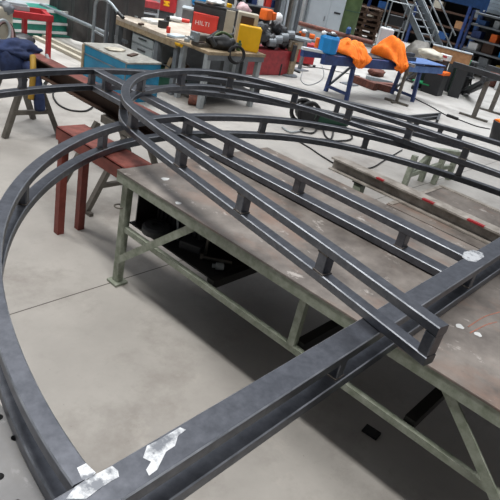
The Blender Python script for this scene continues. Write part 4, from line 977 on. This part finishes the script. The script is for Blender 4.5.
# trolley with plank, sack, crates at right
tq = at(420, 90, 0)
tt = thing('grey_trolley', 'light grey wheeled trolley carrying an orange crate behind the blue table', 'trolley', (tq.x, tq.y, 0))
ty0 = at(412, 89, 0); ty1 = at(430, 93, 0); dT = (ty1-ty0)
for p_ in (ty0, ty1, ty0+V(.5, .15, 0), ty1+V(.5, .15, 0)):
    MB().cyl((p_.x, p_.y, .1), (p_.x+.15, p_.y, .85), .025).build('leg', 'lightgrey', tt); MB().cyl((p_.x, p_.y-.02, .05), (p_.x, p_.y+.02, .05), .05).build('wheel', 'rubber', tt)
c_ = (ty0+ty1)/2+V(.4, .07, 0)
MB().box((c_.x, c_.y, .86), (.6, dT.length*1.2, .04)).build('tray', 'lightgrey', tt); MB().box((c_.x-.15, c_.y, .2), (.6, dT.length, .03)).build('tray', 'greenpl', tt)
oq = at(434, 70, .62)
oc_ = thing('orange_topped_crate', 'black crate with orange rim under the right end of the blue table', 'crate', (oq.x+.3, oq.y, 0))
MB().box((oq.x+.3, oq.y, .27), (.35, .5, .54)).build('body', 'plasticblack', oc_, bevel=.02); MB().box((oq.x+.3, oq.y, .58), (.38, .54, .09)).build('rim', 'orangeplastic', oc_, bevel=.02)
for k, (px_, py_, d, lab) in enumerate(((432, 88, (.5, .5, .5), 'dark plastic bin beside the orange crate'), (445, 92, (.5, .45, .95), 'tall dark grey bin under the brown board'), (455, 92, (.4, .4, .9), 'tall dark bin right of the other tall bin'))):
    b_ = at(px_, py_, 0)+V(.3, 0, 0)
    t_ = thing('waste_bin', lab, 'bin', (b_.x, b_.y, 0))
    MB().lathe((b_.x, b_.y, 0), [(d[0]*.45, 0), (d[0]*.5, .03), (d[0]*.58, d[2]*.93)], 4 if k < 2 else 14).build('body', ['plasticblack', 'darkgrey', 'plasticblack'][k], t_)
    MB().lathe((b_.x, b_.y, d[2]*.93), [(d[0]*.6, 0), (d[0]*.6, .05), (d[0]*.5, .06)], 4 if k < 2 else 14).build('rim', 'darkgrey', t_)
pk = at(427, 52, .95); pk2 = at(466, 62, .95)
bb = thing('brown_board_crate', 'long brown board crate lying behind the tall dark bins', 'crate', ((pk.x+pk2.x)/2+.5, (pk.y+pk2.y)/2, 0))
cc = (pk+pk2)/2+V(.25, 0, 0); db = pk2-pk; ab = math.atan2(db.y, db.x)
MB().box((cc.x, cc.y, .98), (db.length, .35, .34), rz=ab).build('side_board', 'board', bb, bevel=.01)
MB().box((cc.x, cc.y, 1.155), (db.length+.02, .37, .02), rz=ab).build('top_sheet', 'lightgrey', bb)
for s in (-.4, .4): MB().box((cc.x+db.x*s, cc.y+db.y*s, .40), (.3, .3, .80), rz=ab).build('support', 'plasticblack', bb)
wq = at(424, 58, .88)
solo(MB().blob((wq.x+.3, wq.y, .98), (.22, .34, .12), 14, .25), 'white_sack', 'cream', 'cream white sack lying on the trolley at the end of the blue table', 'sack', smooth=True)
wq = at(433, 52, .95); solo(MB().cyl((wq.x+.3, wq.y, .88), (wq.x+.3, wq.y, 1.10), .07), 'orange_can', 'orangeplastic', 'bright orange can right of the cream sack', 'can')
wq = at(441, 59, .9)
wsb = thing('white_red_box', 'small white box with a red stripe in front of the brown board crate', 'box', (wq.x, wq.y, .88))
MB().box((wq.x+.2, wq.y, .95), (.2, .3, .14)).build('body', 'white', wsb, bevel=.01); MB().box((wq.x+.095, wq.y, .97), (.012, .2, .05)).build('stripe', 'red', wsb)
MB().box((wq.x+.2, wq.y, .44), (.16, .26, .88)).build('pedestal', 'darkgrey', wsb)
rq = at(416, 45, 1.0)
solo(MB().blob((rq.x+.4, rq.y, .55), (.35, .5, .55), 21, .25, 2, 3, flat=0.0), 'tarpaulin_bundle', 'tubegrey', 'grey brown tarpaulin bundle at the foot of the stairs', 'bundle', smooth=True)
gq = at(462, 62, .9)
solo(MB().lathe((gq.x+.2, gq.y, .0), [(.15, 0), (.15, .75), (.12, .76), (.16, .98)], 14), 'green_bucket', 'greenpl', 'green bucket on a post right of the brown board crate', 'bucket')
# folding chairs / dark frames
fq = at(455, 94, 0)
ck = thing('folding_chair', 'black folding chair standing on the floor left of the grey steel table', 'chair', (fq.x, fq.y, 0))
f1_ = at(449, 92, 0); f2_ = at(462, 95, 0)
for p_ in (f1_, f2_): 
    MB().cyl(p_, p_+V(.45, .05, .48), .02).build('leg', 'plasticblack', ck); MB().cyl(p_+V(.5, 0, 0), p_+V(.05, 0, .85), .02).build('leg', 'plasticblack', ck)
m_ = (f1_+f2_)/2+V(.28, 0, .48)
MB().box(m_, (.4, (f2_-f1_).length, .04)).build('seat', 'plasticblack', ck); MB().box((f1_+f2_)/2+V(.08, 0, .78), (.04, (f2_-f1_).length, .22)).build('backrest', 'plasticblack', ck)
# right grey table with T feet
ra1 = at(473, 118, 0); ra2 = at(490, 112, 0)
gt_ = thing('grey_steel_table', 'grey steel table on T shaped feet at the right edge', 'table', ((ra1.x+ra2.x)/2, ra1.y, 0))
hT_ = .92
for p_ in (ra1, ra2):
    lg = MB().bar((p_.x, p_.y, .04), (p_.x+.02, p_.y, hT_-.06), .10, .07).build('leg', 'tubegrey', gt_)
    MB().bar((p_.x-.06, p_.y+.33, .02), (p_.x+.06, p_.y-.33, .02), .09, .045).build('foot', 'tubegrey', lg)
y2 = ra1.y-1.9
for p_ in (ra1, ra2): 
    lg = MB().bar((p_.x, y2, .04), (p_.x+.02, y2, hT_-.06), .10, .07).build('leg', 'tubegrey', gt_)
    MB().bar((p_.x-.06, y2+.33, .02), (p_.x+.06, y2-.33, .02), .09, .045).build('foot', 'tubegrey', lg)
MB().bar((ra1.x-.2, ra1.y+.05, hT_-.02), (ra2.x+.3, ra2.y-.05, hT_-.02), .1, .1).build('cross_beam', 'darkgrey', gt_)
gx0, gx1 = ra1.x-.2, ra2.x+.35
MB().bar((ra1.x, ra1.y+.9, hT_+.08), (ra1.x, ra1.y-2.2, hT_+.08), .14, .12).build('top_beam', 'darkgrey', gt_)
MB().bar((ra2.x, ra2.y+.5, hT_+.08), (ra2.x, ra2.y-2.2, hT_+.08), .14, .12).build('top_beam', 'darkgrey', gt_)
for k, (a, b, lab) in enumerate((((458, 92, .05), (474, 82, .62), 'dark steel profile leaning from the floor up to the grey steel table'), ((463, 93, .05), (478, 84, .62), 'second dark steel profile leaning against the grey steel table'))):
    solo(MB().bar(at(*a)+V(.3, 0, 0), at(*b)+V(.6, 0, 0), .12, .06), 'leaning_profile', 'darkgrey', lab, 'profile', 'profiles leaning by the grey table')
sq_ = at(482, 88, .0)
solo(MB().blob((sq_.x+1.2, sq_.y, .25), (.35, .4, .28), 31, .4, 2.5, 3, flat=0), 'red_rag_heap', 'rust', 'heap of red brown rags on the floor behind the grey steel table', 'heap', smooth=True)
sq_ = at(492, 92, .0)
solo(MB().box((sq_.x+1, sq_.y, .2), (.4, .5, .4)), 'white_crate', 'white', 'white crate on the floor behind the grey steel table', 'crate', bevel=.02)
# bucket with orange rags
bq = at(497, 143, 0)
bk_ = thing('black_bucket', 'black bucket filled with orange cloth at the right edge of the view', 'bucket', (bq.x, bq.y, 0))
MB().lathe((bq.x+.1, bq.y, 0), [(.20, 0), (.21, .02), (.26, .40), (.25, .41), (.2, .36)], 22).build('body', 'plasticblack', bk_, smooth=True)
MB().blob((bq.x+.1, bq.y, .40), (.23, .23, .07), 6, .4).build('orange_cloth', 'orange', bk_, smooth=True)
# bars and cable on floor near the bucket
f_ = thing('flat_steel_frame', 'low flat steel frame lying on the floor behind the teardrop frame', 'frame', at(425, 118, 0))
for a, b in (((404, 117), (440, 114)), ((408, 121), (438, 117)), ((440, 114), (437, 121))): MB().bar(at(*a, .04), at(*b, .04), .05, .05).build('bar', 'darkgrey', f_)
cbl = spline([at(*p, .015) for p in ((404, 93), (416, 99), (432, 107), (446, 115), (460, 120), (476, 126), (490, 129))], 8)
c1_ = thing('floor_cable', 'dark cable with a black coupling running across the floor before the grey table', 'cable', at(446, 115, 0))
MB().tube(cbl, .012, 6).build('cord', 'rubber', c1_, smooth=True); MB().bar(at(447, 115, .03), at(458, 119, .03), .07, .06).build('coupling', 'rubber', c1_, bevel=.01)
# machine with cables behind the inner arc
gq = at(302, 125, 0)
gr = thing('cable_reel', 'black cable reel with green body standing on the floor behind the teardrop frame', 'reel', (gq.x, gq.y, 0))
for s in (-.09, .08): MB().torus((gq.x, gq.y+s, .22), .18, .035, axis=(0.55, 1, 0)).build('rim', 'rubber', gr, smooth=True)
MB().cyl((gq.x-.06, gq.y-.08, .22), (gq.x+.05, gq.y+.07, .22), .155).build('drum', 'plasticblack', gr)
MB().box((gq.x+.45, gq.y-.25, .16), (.6, .22, .14), rz=-.5).build('green_body', 'darkgreen', gr, bevel=.02)
MB().box((gq.x+.40, gq.y-.25, .05), (.6, .3, .1), rz=-.5).build('base', 'plasticblack', gr, bevel=.02)
for k, P in enumerate((((303, 128), (300, 131), (312, 133), (318, 128)), ((322, 124), (325, 135), (331, 139), (334, 128)), ((330, 121), (345, 127), (352, 138), (338, 141), (320, 139)), ((282, 127), (290, 132), (300, 131)))):
    solo(MB().tube(spline([at(*p, .02) for p in P], 8), .014, 6), 'power_cable', 'rubber' if k < 3 else 'lightgrey', ['black looped cable right under the cable reel', 'black cable loop below the green body of the reel', 'wide black cable loop right of the cable reel', 'pale cable end left of the cable reel'][k], 'cable', 'cables around the reel', smooth=True)
solo(MB().tube(spline([at(*p, .012) for p in ((298, 141), (310, 148), (325, 158), (345, 168), (370, 168), (385, 160), (402, 150))], 8), .011, 6), 'power_cable', 'rubber', 'thin dark cable running over the floor beneath the rolled beam', 'cable', smooth=True)
solo(MB().tube(spline([at(*p, .012) for p in ((56, 88), (53, 95), (58, 104), (70, 110), (85, 111), (93, 107))], 8), .013, 6), 'power_cable', 'rubber', 'dark looped cable on the floor right of the navy jacket', 'cable', smooth=True)
solo(MB().tube(spline([at(*p, .012) for p in ((322, 66), (324, 74), (320, 81), (308, 85), (301, 80), (303, 70))], 8), .008, 6), 'thin_cord', 'midgrey', 'thin grey cord looped on the floor left of the blue table', 'cord', smooth=True)
solo(MB().tube(spline([at(*p, .012) for p in ((302, 67), (320, 68), (345, 73), (360, 76))], 8), .010, 6), 'thin_cord', 'darkgrey', 'dark cord lying straight on the floor behind the blue table', 'cord', smooth=True)
solo(MB().bar(at(293, 70, .02), at(300, 72.5, .02), .05, .03), 'floor_tool', 'rubber', 'small black tool on the floor beside the grinder stand', 'tool')
# small things on the floor inside the frame
cq = at(188, 104, 0)
solo(MB().cyl((cq.x, cq.y, .09), (cq.x+.12, cq.y-.13, .09), .09, 18), 'rust_red_drum', 'rust', 'small rust red drum lying on the floor inside the frame', 'drum')
cq = at(201, 104, 0)
solo(MB().box((cq.x, cq.y, .07), (.16, .1, .14), rz=.4), 'grey_block', 'galv', 'small pale grey block beside the rust red drum', 'block', bevel=.01)
cq = at(371, 433, 0)
solo(MB().box((cq.x, cq.y, .008), (.075, .10, .016), rz=.1), 'black_plate', 'rubber', 'small black plate lying on the floor in front of the workbench', 'plate', bevel=.003)
gq = at(168, 92, 0)
solo(MB().box((gq.x, gq.y+.5, .1), (.7, .3, .2), rz=-.5), 'green_case', 'greenpl', 'bright green case on the floor seen under the teardrop frame', 'case', bevel=.02)

for k, (px, py, zz, dd, mm, nm, lab, ct) in enumerate((
  (163, 28, .9, (.16, .10, .12), 'plasticblack', 'black_charger', 'small black charger box in the middle of the long bench top', 'charger'),
  (141, 25, .9, (.12, .06, .03), 'brown', 'file_handle', 'small brown tool handle left of the middle white carton', 'tool'),
  (187, 41.5, .9, (.12, .09, .05), 'lightgrey', 'steel_offcut', 'small pale steel offcut near the vise on the long bench', 'offcut'))):
    q = at(px, py, zz); solo(MB().box((q.x, q.y, zz+dd[2]/2), dd, rz=.4*k), nm, mm, lab, ct, bevel=.006)
q = f0+(f1-f0)*.62+nv*.18
solo(MB().cyl((q.x, q.y, ez), (q.x, q.y, ez+.12), .04).cyl((q.x, q.y, ez+.12), (q.x, q.y, ez+.16), .02), 'spray_can', 'tankgreen', 'small olive spray can between the tool bag and the yellow case', 'can')

# ------------------------------------------------------------------ light
sc = bpy.context.scene
w = bpy.data.worlds.new('hall_light'); sc.world = w; w.use_nodes = True
n = w.node_tree.nodes; l = w.node_tree.links; bg = n['Background']
tc = n.new('ShaderNodeTexCoord'); sx_ = n.new('ShaderNodeSeparateXYZ'); l.new(tc.outputs['Generated'], sx_.inputs[0])
rp_ = n.new('ShaderNodeValToRGB'); e = rp_.color_ramp.elements
e[0].position = 0; e[0].color = (.12, .12, .13, 1); e[1].position = 1; e[1].color = (1.0, 1.0, 1.0, 1)
for ps, cl in ((.18, (.17, .18, .20)), (.38, (.80, .85, .93)), (.6, (1.0, 1.03, 1.09))):
    k_ = e.new(ps); k_.color = (*cl, 1)
l.new(sx_.outputs['Z'], rp_.inputs['Fac'])
# the hall is darker on the photographer's side, its daylight comes from the far end
dt = n.new('ShaderNodeVectorMath'); dt.operation = 'DOT_PRODUCT'; l.new(tc.outputs['Generated'], dt.inputs[0]); dt.inputs[1].default_value = (.8, .6, 0)
mr_w = n.new('ShaderNodeMapRange'); mr_w.inputs['From Min'].default_value = -.7; mr_w.inputs['From Max'].default_value = .4; mr_w.inputs['To Min'].default_value = .14; mr_w.inputs['To Max'].default_value = 1.0
l.new(dt.outputs['Value'], mr_w.inputs['Value'])
vm = n.new('ShaderNodeVectorMath'); vm.operation = 'SCALE'; l.new(rp_.outputs['Color'], vm.inputs[0]); l.new(mr_w.outputs['Result'], vm.inputs['Scale'])
l.new(vm.outputs['Vector'], bg.inputs['Color']); bg.inputs['Strength'].default_value = .72
def area(name, loc, size, power, col=(1, 1, 1), rot=(0, 0, 0)):
    d = bpy.data.lights.new(name, 'AREA'); d.shape = 'RECTANGLE'; d.size, d.size_y = size; d.energy = power; d.color = col
    o = bpy.data.objects.new(name, d); C.objects.link(o); o.location = loc; o.rotation_euler = rot; return o
area('lamp_and_fill_strip', (.9, 3.5, 8), (.7, 14), 900, (1, .98, .95))
o_ = area('lamp_and_fill_strip', (14, 7.0, 8.5), (4, 14), 720, (.90, .95, 1)); o_.data.spread = R(95)  # fill light added to brighten the background beyond the benches
o_ = area('lamp_and_fill_strip', (25, 10.0, 9), (6, 12), 1250, (.90, .95, 1)); o_.data.spread = R(110)  # fill light added to brighten the lockers and racks at the rear
o_ = area('lamp_and_fill_strip', (7.5, 11.0, 8), (3, 6), 420, (.95, .98, 1)); o_.data.spread = R(85)  # fill light added to brighten the turquoise chest and far left
vs = sc.view_settings; vs.view_transform = 'Standard'; vs.look = 'None'; vs.gamma = 1; vs.use_curve_mapping = False; vs.exposure = 0
